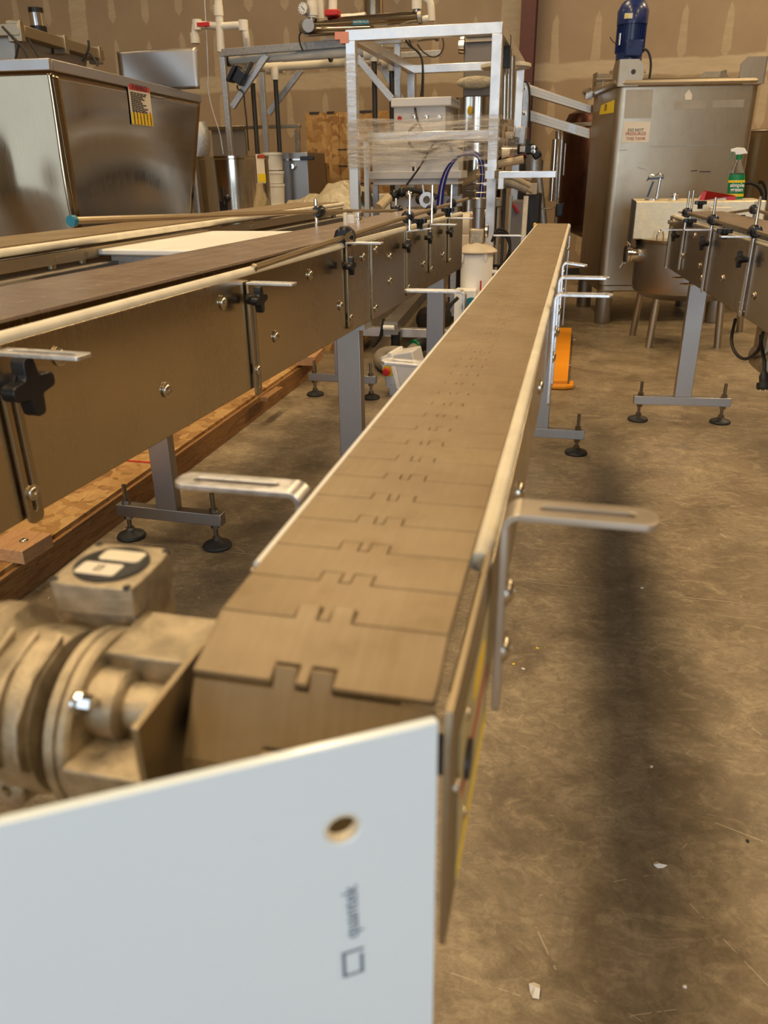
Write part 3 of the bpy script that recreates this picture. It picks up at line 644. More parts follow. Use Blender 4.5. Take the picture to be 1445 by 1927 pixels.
# boxes with white boards between the two
t_ = thing('covered_box', 'galvanised box under a thick white cutting board, behind the left conveyor', 'box', (-1.0, 2.1, 0))
zb_ = .935; p0 = PZ(250, 462, zb_-.018); p1 = PZ(512, 462, zb_)
def quad(mb, pts, z0, z1): return mb.hexa([(p[0], p[1], z0) for p in pts]+[(p[0], p[1], z1) for p in pts])
Q = [PZ(249, 456, zb_), PZ(470, 470, zb_), PZ(545, 437, zb_), PZ(352, 434, zb_)]
x0_, x1_ = -1.035, -.80
def brd(pts, z): return [(q.x, q.y) for q in pts]
yq0 = PZ(280, 470, zb_).y; yq1 = PZ(350, 434, zb_).y
xl = PZ(249, 456, zb_).x
mb = MB().box(xl, -.795+.06*(yq0-.65)+.0, yq0, yq1, zb_-.014, zb_)
obj('white_board', mb, 'white_plastic', t_, bevel=.004)
obj('box_body', MB().box(xl+.035, -.83+.06*(yq0-.65), yq0+.02, yq1-.02, .80, zb_-.014), 'galvanised', t_, bevel=.002)
t_ = thing('white_board_table', 'end of a white board lying behind the left conveyor at the photo edge', 'board', (-1., 1.2, 0))
a = PZ(62, 527, .90); mb = MB().box(a.x-.30, -.83, a.y-.45, a.y, .882, .90); obj('white_board', mb, 'white_plastic', t_, bevel=.004)
obj('support_frame', MB().box(a.x-.25, -.86, a.y-.4, a.y-.05, .76, .882), 'galvanised', t_)
# ------------------------------------------------------------------ right conveyor
cR, LR = conv('slat_top_conveyor', 'short-looking conveyor with steel panel and bright slotted straps, cut off by the right edge', (.417, 3.66), math.atan(.08))
def Lr(nm, mb, mat, par=None, **k): return obj(nm, mb, mat, par or cR, space='L', **k)
yN = -2.6; yF = LR(1259, 450).y; zT = LR(1376, 436).z+.012; zP = LR(1376, 443).z; zB = (LR(1324, 548.5).z+LR(1395, 594).z)/2
cm = MB(); chain(cm, .19, yN, int((yF-yN)/.0381), zT, x0=.1145, tabs=((-.05, -.03), (-.01, .01), (.03, .05))); Lr('chain_belt', cm, 'chain_brown')
for x in (.0085, .2205): Lr('wear_strip', MB().rings([((x, yN, zP+.003), .0085), ((x, yF, zP+.003), .0085)], 12), 'nylon_strip')
Lr('side_panel', MB().box(0, .0025, yN, yF, zB, zP-.004).box(0, .02, yN, yF, zB, zB+.0025), 'steel_panel', bevel=.0012)
Lr('side_panel', MB().box(.2265, .229, yN, yF, zB, zP-.004).box(.21, .229, yN, yF, zB, zB+.0025), 'steel_panel', bevel=.0012)
Lr('end_plate', MB().box(-.006, .235, yF, yF+.003, zB-.005, zP+.004).box(-.006, .0, yF-.02, yF, zB-.005, zP+.004), 'steel_panel')
for x in (.02, .21): Lr('end_bearing', MB().cyl((x-.03, yF-.03, zP-.02), (x+.02, yF-.03, zP-.02), .016).cyl((x-.04, yF-.03, zP-.02), (x+.0, yF-.03, zP-.02), .008), 'bolt_steel')
for p in [(1308, 444), (1285, 481), (1317, 500), (1321, 523), (1360, 524), (1419, 557), (1394, 573)]:
    q = LR(*p); Lr('bolt', dome(MB(), (-.0008, q.y, q.z), (-1, 0, 0), .0095), 'bolt_steel')
def strapR(pt, pb, arm, kn):
    y = LR((pt[0]+pb[0])/2, (pt[1]+pb[1])/2).y; zt_ = LR(*pt).z; zb_ = LR(*pb).z
    st = strap_arm(cR, y, zt_, zb_, .095, -.004, -1, 0, strap='zinc')
    q = LR(*kn, -.03); knob(cR, (-.008, LR(*kn).y, LR(*kn).z), (-1, 0, 0), .024); return y, zt_
s1 = strapR((1291, 434), (1278, 508), 0, (1282, 443)); s2 = strapR((1342, 434), (1321, 549), 0, (1338, 458)); s3 = strapR((1422, 447), (1394, 595), 0, (1412, 488))
for (y, z), pc, top in ((s1, (1290, 399), (1290, 358)), (s2, (1341, 413), (1347, 371)), (s3, (1421, 435), (1421, 368))):
    zc = LR(*pc).z; clamp(cR, (-.004, y, zc), .019, .036)
    Lr('rail_post', MB().cyl((-.004, y+.0, z), (-.004, y, LR(*top).z), .0045, n=10), 'chrome')
Lr('rail_post', MB().cyl((.012, s1[0], s1[1]), (.012, s1[0], LR(1296, 358).z), .0045, n=10), 'chrome')
pts = [(-.004, s1[0], LR(1290, 399).z), (-.004, s2[0], LR(1341, 413).z), (-.004, s3[0], LR(1421, 435).z)]
e = Vector(pts[2])+(Vector(pts[2])-Vector(pts[1]))*1.3; Lr('guide_rail', MB().tube(pts+[e], .0062, 10), 'steel_strap')
for (p, zz) in (((1318, 384), .045), ((1298, 418), -.05), ((1363, 438), -.05)):
    q = LR(*p, zz); knob(cR, (zz, q.y, q.z-.018), (0, 0, 1), .024, 5)
q = LR(1418, 394, .235); q2 = LR(1445, 402, .235); Lr('back_guide_rail', MB().tube([LR(1372, 401, .235), q, q+(q2-q)*3], .006, 10), 'steel_strap'); clamp(cR, q, .018, .034)
Lr('rail_post', MB().cyl((.24, q.y, zP), (.24, q.y, q.z+.03), .0045, n=10), 'chrome'); knob(cR, (.20, q.y, q.z-.02), (0, 0, -1), .02, 5)
for p in ((1265, 523), (1281, 535)):
    q = LR(p[0]+22, p[1], .05); Lr('cross_stud', MB().cyl((q.x-.05, q.y, q.z), (q.x+.12, q.y, q.z), .005, n=8), 'bolt_steel')
leg(cR, .113, LR(1290, 700, .113).y, zB, w=.075, d=.035, bar=.43, zb=.10); leg(cR, .113, -2.5, zB, w=.075, d=.035, bar=.43, zb=.10)
Lr('under_gear_motor', MB().lathe((.113, LR(1440, 640, .1).y-.1, zB-.14), (0, 1, 0), [(.03, 0), (.045, .02), (.045, .14), (.03, .16)], 20).box(.08, .15, LR(1440, 640, .1).y-.08, LR(1440, 640, .1).y+.04, zB-.14, zB), 'cast_aluminium')
# cord and plug hanging under it
def W3(px, py, x=.06): return FR[cR.name] @ LR(px, py, x)
cord = thing('power_cord', 'black power cord with plug hanging in a loop under the right conveyor', 'cord', W3(1420, 640))
obj('cord', MB().tube([W3(1384, 600), W3(1380, 617), W3(1375, 640), W3(1381, 662), W3(1397, 677), W3(1415, 672), W3(1431, 655), W3(1432, 630)], .0055, 8, 2), 'black_rubber', cord)
obj('cord', MB().tube([W3(1436, 625), W3(1431, 645), W3(1436, 668), W3(1439, 682), W3(1438, 702)], .0055, 8, 2), 'black_rubber', cord)
a = W3(1438, 700); b = W3(1437, 722); pl = obj('plug', MB().lathe(a, b-a, [(.008, 0), (.014, .012), (.013, .03), (.020, .034), (.020, .05), (.016, .052)], 14), 'black_rubber', cord)
for dx in (-.007, .007): obj('plug_prong', MB().box(b.x+dx-.001, b.x+dx+.001, b.y-.003, b.y+.003, b.z-.022, b.z), 'chrome', pl)
# ------------------------------------------------------------------ timber skids under the bin
def wq(mb, X0, X1, Y0, Y1, z0, z1): return mb.box(X0, X1, Y0, Y1, z0, z1)
t_ = thing('crate_base', 'long timber skid topped with oriented strand board, on the floor at left', 'pallet', (-1.9, 2.8, 0))
xs = -1.452
obj('side_board', MB().box(xs-.038, xs, 1.0, 4.35, 0, .092), 'lumber', t_, bevel=.002)
obj('side_board', MB().box(-2.9, -2.86, 1.0, 4.35, 0, .092), 'lumber', t_, bevel=.002)
for y in (1.05, 2.65, 4.30): obj('cross_board', MB().box(-2.86, xs-.038, y-.02, y+.02, 0, .09), 'lumber', t_)
obj('deck_sheet', MB().box(-2.9, xs-.012, 1.0, 2.44-.002, .092, .106), 'osb', t_); obj('deck_sheet', MB().box(-2.9, xs-.012, 2.44, 4.35, .092, .106), 'osb', t_)
def block(px, py, w, d, h, lab, mat='lumber_light', rz=0, zb=.106):
    p = PZ(px, py, zb); t2 = obj('wood_block', MB().obox((p.x, p.y, zb+h/2), (w, d, h), Matrix.Rotation(rz, 3, 'Z')), mat, bevel=.002); return tag(t2, lab, 'wood block', 'wood blocks on the skid')
bl = block(40, 1040, .13, .12, .042, 'pinkish square wood block with a bolt, lying on the skid at left edge', rz=-.08)
s_ = PZ(45, 1018, .148); tag(obj('bolt', dome(MB(), (s_.x, s_.y, .148), (0, 0, 1), .010), 'bolt_steel'), 'dome headed bolt set in the square wood block on the skid', 'bolt')
block(585, 680, .10, .22, .05, 'small wood block far along the skid beside the conveyor leg', rz=.1)
block(512, 745, .04, .20, .02, 'thin strip of wood lying on the skid edge', 'lumber', rz=-.02)
r0 = PZ(258, 868, .108); r1 = PZ(292, 871, .108); tag(obj('red_strap', MB().beam((r0.x-.5, r0.y, .108), (r1.x, r1.y, .108), .008, .003), 'red_paint'), 'thin red strap lying across the strand board', 'strap')
# ------------------------------------------------------------------ orange bar on the floor
t_ = thing('orange_ramp', 'long flat orange steel beam lying on the floor beyond the long conveyor', 'beam', (-.03, 5.0, 0))
a = PZ(1030, 716, .05); b = PZ(1068, 716, .05); c = PZ(1043, 616, .05); d = PZ(1069, 616, .05)
obj('beam', MB().hexa([(a.x-.03, a.y, .012), (b.x, b.y, .012), (b.x, c.y, .012), (a.x-.03, c.y, .012), (a.x-.03, a.y, .05), (b.x, b.y, .05), (b.x, c.y, .05), (a.x-.03, c.y, .05)]), 'orange_paint', t_, bevel=.003)
e = PZ(1075, 724, .02); obj('end_loop', MB().tube([(a.x-.04, e.y+.05, .016), (a.x-.04, e.y-.04, .016), (e.x, e.y-.04, .016), (e.x, e.y+.05, .016)], .014, 10, 1), 'orange_paint', t_)
# ------------------------------------------------------------------ stainless tote tank with agitator
tk = thing('tote_tank', 'large square stainless tank on four round feet, standing behind the small kettle', 'tank', (.175, 6.2, 0), math.radians(10.5))
MT = FR[tk.name]; MTi = MT.inverted()
def T(nm, mb, mat, par=None, **k): return obj(nm, mb, mat, par or tk, space='L', **k)
WT, DT, z0, z1 = .955, .86, .235, PY(1166, 163, 6.2).z
def LTf(px, py): return MTi @ PL(px, py, MT @ Vector((0, 0, 0)), math.radians(10.5)+PI/2) if 0 else None
def tf(px, py):        # point on the tank's front face
    n = MT.to_3x3() @ Vector((0, -1, 0)); d = ray(px, py); o = MT @ Vector((0, 0, 0)); return MTi @ (CAM+d*((o-CAM).dot(n)/d.dot(n)))
def tl(px, py):        # point on its left face
    n = MT.to_3x3() @ Vector((-1, 0, 0)); d = ray(px, py); o = MT @ Vector((0, 0, 0)); return MTi @ (CAM+d*((o-CAM).dot(n)/d.dot(n)))
WT = tf(1431, 165).x
rb = [(a+WT/2, b+DT/2) for a, b in rr(WT, DT, .055, 6)]
T('body', MB().prism(rb, (0, 0, z0+.05), (1, 0, 0), (0, 1, 0), (0, 0, z1-z0-.05)), 'steel_tank', ang=25)
T('base_skirt', MB().prism([(WT/2+(a-WT/2)*.985, DT/2+(b-DT/2)*.985) for a, b in rb], (0, 0, z0), (1, 0, 0), (0, 1, 0), (0, 0, .05)), 'steel_tank', ang=25, bevel=.01)
ring = [(a, b, z1+.02) for a, b in rb]; T('top_rim', MB().tube(ring+ring[:2], .026, 10), 'steel_tank')
T('lid', MB().prism([(WT/2+(a-WT/2)*.95, DT/2+(b-DT/2)*.95) for a, b in rb], (0, 0, z1), (1, 0, 0), (0, 1, 0), (0, 0, .035)), 'steel_tank', bevel=.01)
for fx, fy in ((.06, .05), (WT-.06, .05), (.06, DT-.05), (WT-.06, DT-.05)):
    T('round_foot', MB().lathe((fx, fy, 0), (0, 0, 1), [(.056, 0), (.060, .01), (.060, z0+.002)], 24), 'steel_dull')
def ear(x, y, rz_, s=1.):
    R_ = Matrix.Rotation(rz_, 3, 'Z'); mb = MB(); t_ = .008
    poly = [(0, 0), (.14, 0), (.17, .05), (.17, .12), (.13, .16), (0, .16)]
    hole = [(.10+.016*math.cos(a*PI/6), .085+.016*math.sin(a*PI/6)) for a in range(12)]
    mb.prism(poly, (x, y, z1+.0), R_ @ Vector((1, 0, 0)), (0, 0, 1), R_ @ Vector((0, t_, 0)))
    mb.prism(poly, (x, y, z1+.0), R_ @ Vector((0, 1, 0)), (0, 0, 1), R_ @ Vector((t_, 0, 0)))
    e = T('lifting_ear', mb, 'steel_tank')
    T('ear_hole', MB().prism(hole, Vector((x, y, z1))-R_ @ Vector((0, .001, 0)), R_ @ Vector((1, 0, 0)), (0, 0, 1), R_ @ Vector((0, .0008, 0))), 'drywall' if 0 else 'dark_metal', e)
ear(-.01, -.02, 0); ear(WT+.01, -.02, PI/2); ear(-.01, DT+.01, -PI/2); ear(WT+.01, DT+.01, PI)
def decal(nm, f, pts, mat, off, par=None):   # flat label on a face
    P = [f(*p) for p in pts]; o = Vector(off); mb = MB(); n = len(P); vs = [p+o for p in P]+[p+o*2 for p in P]
    mb.add(vs, [tuple(range(n)), tuple(range(n, 2*n))]+[(k, (k+1) % n, n+(k+1) % n, n+k) for k in range(n)]); return T(nm, mb, mat, par)
fo = (0, -.0015, 0)
sg = decal('notice_sign', tf, [(1173, 229), (1224, 229), (1220, 268), (1170, 268)], 'paper', fo)
for i, (ln, py) in enumerate((('DO NOT', 245), ('PRESSURIZE', 252), ('THIS TANK', 261))):
    p = MT @ (tf(1196, py)+Vector((0, -.004, 0))); text('sign_line', ln, .027, p, MT.to_3x3() @ Vector((1, 0, 0)), (0, 0, 1), 'ink' if i == 0 else 'red_ink', sg, .0005)
decal('faded_plate', tf, [(1178, 169), (1229, 168), (1225, 222), (1174, 223)], 'steel_patch', (0, -.0008, 0))
decal('taped_strip', tf, [(1270, 190), (1330, 190), (1328, 205), (1268, 206)], 'steel_patch', (0, -.0008, 0)); decal('taped_strip', tf, [(1341, 189), (1401, 187), (1399, 202), (1339, 203)], 'steel_patch', (0, -.0008, 0))
dc = decal('drop_sticker', tf, [(1296, 168), (1302, 178), (1301, 188), (1289, 188), (1288, 178)], 'paper', fo)
for a_, b_ in (((1225, 276), (1358, 273)), ((1280, 257), (1296, 243)), ((1300, 322), (1312, 321)), ((1316, 323), (1337, 323)), ((1200, 315), (1215, 319)), ((1165, 283), (1180, 282)), ((1345, 313), (1353, 308))):
    p, q = tf(*a_), tf(*b_); T('scratch', MB().beam(p+Vector((0, -.001, 0)), q+Vector((0, -.001, 0)), .006, .001, (0, 1, 0)), 'dark_metal' if b_[1]-a_[1] == 0 or a_[0] in (1300,) else 'steel_dull')
yt = decal('yellow_tape', tl, [(1132, 198), (1157, 188), (1155, 212), (1128, 216)], 'yellow_label', (-.0015, 0, 0))
text('tape_number', '120', .06, MT @ (tl(1140, 203)+Vector((-.004, 0, 0))), MT.to_3x3() @ Vector((0, -1, 0)), (0, 0, 1), 'ink', yt, .0005)
# agitator motor
pm = PY(1182, 120, 6.42); pml = MTi @ pm; mx, my = pml.x, pml.y
R_ = .105; zz0 = pm.z
zz0 -= .035
mo = T('agitator_motor', MB().lathe((mx, my, zz0), (0, 0, 1), [(.080, 0), (.075, .035), (.088, .05), (.088, .27)], 32), 'blue_paint')
T('fan_cowl', MB().lathe((mx, my, zz0+.265), (0, 0, 1), [(R_-.003, 0), (R_-.001, .08), (R_-.02, .12), (.065, .140), (.02, .143)], 32), 'blue_paint', mo)
T('mounting_flange', MB().lathe((mx, my, zz0-.022), (0, 0, 1), [(.125, 0), (.125, .014), (.09, .016), (.09, .024)], 32), 'chrome', mo)
T('mount_pedestal', MB().lathe((mx, my, z1+.03), (0, 0, 1), [(.07, 0), (.07, zz0-.022-z1-.03)], 24), 'steel_tank', mo)
fn = MB()
for k in range(30):
    a = 2*PI*k/30; d = Vector((math.cos(a), math.sin(a), 0)); fn.beam(Vector((mx, my, zz0+.10))+d*.092, Vector((mx, my, zz0+.262))+d*.092, .004, .014, d)
T('cooling_fins', fn, 'blue_paint', mo)
T('terminal_box', MB().box(mx-.055, mx+.06, my-.13, my-.08, zz0+.065, zz0+.165), 'blue_paint', mo, bevel=.008)
T('sticker', MB().box(mx-.075, mx-.025, my-.101, my-.08, zz0+.29, zz0+.32), 'paper', mo); T('sticker_mark', MB().box(mx-.070, mx-.054, my-.1025, my-.101, zz0+.296, zz0+.314), 'yellow_label', mo)
T('rating_plate', MB().box(mx-.092, mx-.085, my-.075, my-.045, zz0+.14, zz0+.21), 'aluminium', mo)
T('motor_cable', MB().tube([(mx+.055, my-.12, zz0+.11), (mx+.10, my-.12, zz0+.10), (mx+.13, my-.12, zz0+.02), (mx+.125, my-.12, z1+.03)], .008, 8, 2), 'black_rubber', mo)
T('loose_wire', MB().tube([(mx-.09, my-.05, zz0+.15), (mx-.125, my-.06, zz0+.155), (mx-.155, my-.06, zz0+.19)], .003, 6, 1), 'black_rubber', mo)
hx, hy = .05, DT*.62
T('manway_lid', MB().lathe((.32, DT*.6, z1+.03), (0, 0, 1), [(.21, 0), (.215, .02), (.2, .035), (.12, .055), (.0001, .06)], 32), 'steel_tank')
T('lid_handle', MB().tube([(-.03, .62, z1+.10), (.16, .60, z1+.10)], .016, 10).tube([(.02, .61, z1+.02), (.02, .61, z1+.1)], .008, 8), 'steel_dull')
T('clamp_latch', MB().tube([(-.05, DT-.05, z1-.0), (-.10, DT-.08, z1+.03), (-.06, DT-.2, z1+.04)], .012, 8, 1).box(-.08, -.03, DT-.14, DT-.06, z1-.02, z1+.03), 'chrome')
# polished drum right of it, cut by the photo edge
t_ = thing('polished_drum', 'tall mirror polished steel drum at right edge, behind the square tank', 'drum', (1.72, 7.45, 0))
c = PY(1470, 300, 7.3); zt = PY(1440, 245, 7.0).z
obj('body', MB().lathe((c.x, 7.3, .35), (0, 0, 1), [(.05, -.15), (.36, .05), (.36, zt-.35), (.35, zt-.34)], 56), 'steel_drum', t_)
obj('rim', MB().lathe((c.x, 7.3, zt-.01), (0, 0, 1), [(.366, 0), (.372, .008), (.366, .016)], 56), 'steel_dull', t_)
for a in (0, 2.1, 4.2): obj('leg', MB().cyl((c.x+.28*math.cos(a), 7.3+.28*math.sin(a), 0), (c.x+.28*math.cos(a), 7.3+.28*math.sin(a), .45), .025), 'steel_dull', t_)
obj('paper_tag', MB().obox((c.x-.34, 7.3-.155, zt-.12), (.002, .06, .12), Matrix.Rotation(.45, 3, 'Z')), 'paper', t_)
h = [PY(*p, 6.9) for p in ((1396, 345), (1412, 343), (1428, 350), (1436, 366), (1432, 384))]
obj('hose', MB().tube(h, .014, 8, 2), 'black_rubber', t_)
# ------------------------------------------------------------------ small kettle on legs
kY = 5.55; kx = .70; kr = .335
kt = thing('jacketed_kettle', 'small round stainless kettle on thin tube legs with a bright raised box lid', 'kettle', (kx, kY, 0))
zr = PY(1250, 455, kY-kr).z; zb = PY(1240, 560, kY-kr).z
obj('body', MB().lathe((kx, kY, zb-.03), (0, 0, 1), [(.06, -.03), (kr*.82, .0), (kr*.97, .04), (kr, .08), (kr, zr-zb+.02), (kr*.99, zr-zb+.03)], 56), 'steel_leg', kt)
obj('rim', MB().lathe((kx, kY, zr-.02), (0, 0, 1), [(kr, 0), (kr+.012, .004), (kr+.012, .02), (kr*.97, .024)], 56), 'steel_panel', kt)
x0b = PY(1192, 420, kY-.12).x; x1b = PY(1436, 420, kY-.12).x; zt = PY(1300, 378, kY-.12).z
obj('raised_box_lid', MB().box(x0b, x1b, kY-.12, kY+.30, zr-.005, zt), 'bright_sheet', kt, bevel=.008)
obj('lid_seam', MB().box(x0b-.004, x0b, kY-.125, kY+.30, zr-.05, zt), 'dark_metal', kt)
q = PY(1242, 445, kY-.2); obj('handle_loop', MB().tube([q+Vector((-.02, 0, -.03)), q+Vector((-.018, 0, .02)), q+Vector((0, 0, .035)), q+Vector((.018, 0, .02)), q+Vector((.02, 0, -.03))], .005, 8, 1), 'chrome', kt)
for p in ((1190, 632), (1220, 655), (1350, 655), (1392, 625)):
    f_ = PZ(*p, 0); s_ = .9; obj('leg', MB().cyl((f_.x, f_.y+.02, 0), (kx+(f_.x-kx)*s_, kY+(f_.y-kY)*s_, zb+.03), .023, n=14), 'steel_tank', kt)
pp = PY(1178, 478, kY-.05); pc = Vector((kx-kr+.02, kY-.08, pp.z))
pt = obj('side_port', MB().lathe(pc, (-1, -.25, 0), [(.045, 0), (.045, .05), (.056, .055), (.056, .065), (.046, .068), (.058, .072), (.058, .085), (.03, .088)], 24), 'chrome', kt)
obj('port_clamp', MB().tube([pc+Vector((-.07, -.02, .05)), pc+Vector((-.085, -.04, .085)), pc+Vector((-.06, -.05, .06))], .007, 6, 1), 'bolt_steel', pt); obj('clamp_screw', MB().tube([pc+Vector((-.09, 0, -.05)), pc+Vector((-.11, -.01, -.085))], .009, 6), 'bolt_steel', pt)
ft = thing('spray_valve', 'small chrome spray valve with lever, standing on top of the raised lid', 'valve', (PY(1228, 378, kY).x, kY, zt))
o = Vector((PY(1228, 378, kY).x, kY, zt)); 
obj('stem', MB().cyl(o+Vector((.02, 0, .0)), o+Vector((.03, 0, .13)), .008).lathe(o, (0, 0, 1), [(.05, 0), (.05, .008), (.02, .012)], 16), 'chrome', ft)
obj('lever', MB().beam(o+Vector((-.035, 0, .02)), o+Vector((-.01, 0, .11)), .015, .012).beam(o+Vector((-.04, 0, .125)), o+Vector((.05, 0, .13)), .012, .012), 'black_plastic', ft)
obj('spring_wire', MB().tube([o+Vector((-.05, 0, .11)), o+Vector((-.03, .02, .15)), o+Vector((.0, -.01, .14)), o+Vector((.02, .01, .16)), o+Vector((.05, 0, .14))], .004, 6, 2), 'chrome', ft)
o2 = Vector((PY(1268, 378, kY).x, kY, zt)); tag(obj('pipe_ferrule', MB().lathe(o2, (0, 0, 1), [(.035, 0), (.035, .01), (.018, .014), (.018, .03), (.03, .034), (.03, .04)], 16), 'chrome'), 'short chrome pipe ferrule on the lid, right of the spray valve', 'pipe fitting')
# spray bottle
bo = Vector((PY(1382, 378, kY+.05).x, kY+.05, zt))
sb = thing('spray_bottle', 'clear spray bottle with green label and white and green trigger head', 'spray bottle', bo)
def bx(z): return bo+Vector((0, 0, z))
prof = [(.046, 0), (.048, .01), (.048, .12), (.044, .15), (.030, .19), (.016, .215), (.014, .23)]
def ell(mb, base, prof, sy=.6, n=28):
    vs = []; fs = []
    for r, z in prof:
        for k in range(n): a = 2*PI*k/n; vs.append(base+Vector((r*math.cos(a)-(z*.06), r*sy*math.sin(a), z)))
    m = len(prof)
    for i in range(m-1):
        for k in range(n): fs.append((i*n+k, i*n+(k+1) % n, (i+1)*n+(k+1) % n, (i+1)*n+k))
    fs += [tuple(reversed(range(n))), tuple(range((m-1)*n, m*n))]; return mb.add(vs, fs)
obj('bottle', ell(MB(), bo, prof), 'clear', sb)
lb = obj('label', ell(MB(), bo, [(.0487, .006), (.0487, .122), (.0475, .135), (.042, .152)], .605), 'green_plastic', sb)
obj('label_band', ell(MB(), bo, [(.0492, .018), (.0492, .034)], .61), 'yellow_label', lb); obj('label_band', ell(MB(), bo, [(.0492, .098), (.0492, .112)], .61), 'yellow_label', lb)
text('label_word', 'simple', .032, bo+Vector((-.004, -.0312, .083)), (1, 0, 0), (0, 0, 1), 'white_plastic', lb, .001, bold=.0006); text('label_word', 'green', .032, bo+Vector((-.003, -.0312, .058)), (1, 0, 0), (0, 0, 1), 'white_plastic', lb, .001, bold=.0006)
obj('collar', MB().cyl(bx(.228)-Vector((.013, 0, 0)), bx(.255)-Vector((.013, 0, 0)), .017), 'green_plastic', sb)
obj('trigger_head', MB().prism([(-.055, .272), (-.055, .288), (-.02, .296), (.02, .292), (.045, .262), (.01, .258), (-.0, .255), (-.025, .255), (-.03, .270)], bo+Vector((-.012, -.011, 0)), (1, 0, 0), (0, 0, 1), (0, .022, 0)), 'white_plastic', sb, bevel=.003)
obj('trigger', MB().prism([(-.047, .280), (-.037, .28), (-.040, .25), (-.055, .225), (-.058, .228), (-.047, .25)], bo+Vector((-.012, -.006, 0)), (1, 0, 0), (0, 0, 1), (0, .012, 0)), 'green_plastic', sb)
o = Vector((PY(1346, 378, kY).x, kY+.02, zt)); pk = thing('crumpled_package', 'small red and white crumpled packet lying beside the spray bottle', 'packet', o)
obj('wrapper', MB().hexa([o+Vector(q) for q in ((-.10, -.03, 0), (.11, -.03, 0), (.11, .04, 0), (-.10, .04, 0), (-.075, -.02, .045), (.06, -.02, .02), (.06, .03, .02), (-.075, .03, .045))]), 'paper', pk)
obj('red_flap', MB().hexa([o+Vector(q) for q in ((-.10, -.034, .0), (-.07, -.034, 0), (-.06, -.03, .05), (-.085, -.03, .05), (-.06, .03, .05), (.11, .03, .02), (.11, -.03, .025), (-.07, -.034, .055))]).box(o.x+.06, o.x+.115, kY-.01, kY+.03, o.z, o.z+.022), 'red_paint', pk)
tag(obj('steel_offcut', MB().box(PY(1338, 395, 5.2).x, PY(1378, 395, 5.2).x, 5.2, 5.32, PY(1350, 402, 5.2).z, PY(1350, 391, 5.2).z), 'paper'), 'flat cream card lying behind the guide rail of the right conveyor', 'card')
# ------------------------------------------------------------------ slanting extrusions and round tank beyond
def slab(mb, a, b, c, d, Y, dep): # a,b top edge; c,d bottom edge pixels (left,right)
    P = [PY(*q, Y) for q in (c, d, b, a)]; return mb.hexa([P[0], P[1], P[1]+Vector((0, dep, 0)), P[0]+Vector((0, dep, 0)), P[3], P[2], P[2]+Vector((0, dep, 0)), P[3]+Vector((0, dep, 0))])
t_ = thing('inclined_feeder', 'pair of slanting aluminium extrusions running down from a steel post toward square tank', 'frame', PZ(985, 600, 0))
for nm, (a, b, c, d) in (('extrusion_beam', ((990, 157), (1112, 198), (990, 177), (1112, 214))), ('extrusion_beam', ((990, 205), (1110, 242), (990, 226), (1110, 262)))):
    bm_ = obj(nm, slab(MB(), a, b, c, d, 7.1, .09), 'aluminium_dull', t_, bevel=.004)
    for f_ in (.33, .62):
        e = [(p[0], p[1]*(1-f_)+r[1]*f_) for p, r in ((a, c), (b, d))]; obj('extrusion_groove', slab(MB(), (e[0][0], e[0][1]-.9), (e[1][0], e[1][1]-.9), (e[0][0], e[0][1]+.9), (e[1][0], e[1][1]+.9), 7.098, .01), 'steel_dull', bm_)
lo = PY(984, 300, 7.0)
obj('post', pbox(MB(), 978, 993, 156, 270, 7.0, .06), 'galvanised', t_, bevel=.003); obj('post_foot', MB().box(PY(976, 300, 7.0).x, PY(995, 300, 7.0).x, 7.0, 7.1, 0, PY(985, 262, 7.0).z), 'dark_metal', t_)
for yy in (166, 213): q = PY(986, yy, 7.0); obj('bolt', dome(MB(), q, (0, -1, 0), .014), 'bolt_steel', t_)
obj('cable', MB().tube([PY(*p, 6.97) for p in ((975, 240), (974, 175), (980, 155), (990, 152), (997, 165), (996, 240))], .009, 6, 2), 'black_rubber', t_)
obj('joint_sticker', slab(MB(), (1070, 231), (1084, 235), (1068, 248), (1082, 252), 7.095, .004), 'galvanised', t_)
t_ = thing('dark_round_tank', 'dark copper brown round tank with domed top, half hidden by square tank', 'tank', (.12, 8.2, 0))
cxy = PY(1112, 320, 8.3); zt_ = PY(1100, 232, 8.0).z; zb_ = PY(1080, 425, 8.0).z; r_ = cxy.x-PY(1054, 320, 8.3).x
obj('shell', MB().lathe((cxy.x, 8.3, zb_), (0, 0, 1), [(.05, -.12), (r_*.75, -.05), (r_, 0), (r_, zt_-zb_), (r_*.85, zt_-zb_+.09), (r_*.4, zt_-zb_+.15), (.001, zt_-zb_+.17)], 48), 'copper_tank', t_)
obj('band', MB().lathe((cxy.x, 8.3, zt_-.03), (0, 0, 1), [(r_, 0), (r_+.012, .01), (r_+.012, .03), (r_, .04)], 48), 'steel_dull', t_)
for a in (.3, 1.2, 2.2): obj('leg', MB().cyl((cxy.x+r_*.6*abs(math.cos(a)), 8.3+r_*.6*math.sin(a), 0), (cxy.x+r_*.6*abs(math.cos(a)), 8.3+r_*.6*math.sin(a), zb_+.02), .03), 'steel_dull', t_)
t_ = thing('sight_gauge', 'tall vertical steel sight gauge tubes with clamps, left of the dark round tank', 'gauge', PZ(1045, 560, 0))
for (xa, ya, xb, yb, r_) in ((1045, 262, 1037, 378, .028), (1058, 252, 1050, 372, .012), (1051, 250, 1045, 385, .006), (1064, 270, 1060, 330, .006)):
    obj('gauge_tube', MB().cyl(PY(xa, ya, 7.6), PY(xb, yb, 7.6), r_, n=14), 'steel_drum', t_)
obj('gauge_head', MB().cyl(PY(1051, 246, 7.6), PY(1051, 262, 7.6), .03), 'bolt_steel', t_); obj('black_valve', pbox(MB(), 1046, 1060, 382, 408, 7.58, .08), 'black_plastic', t_, bevel=.01)
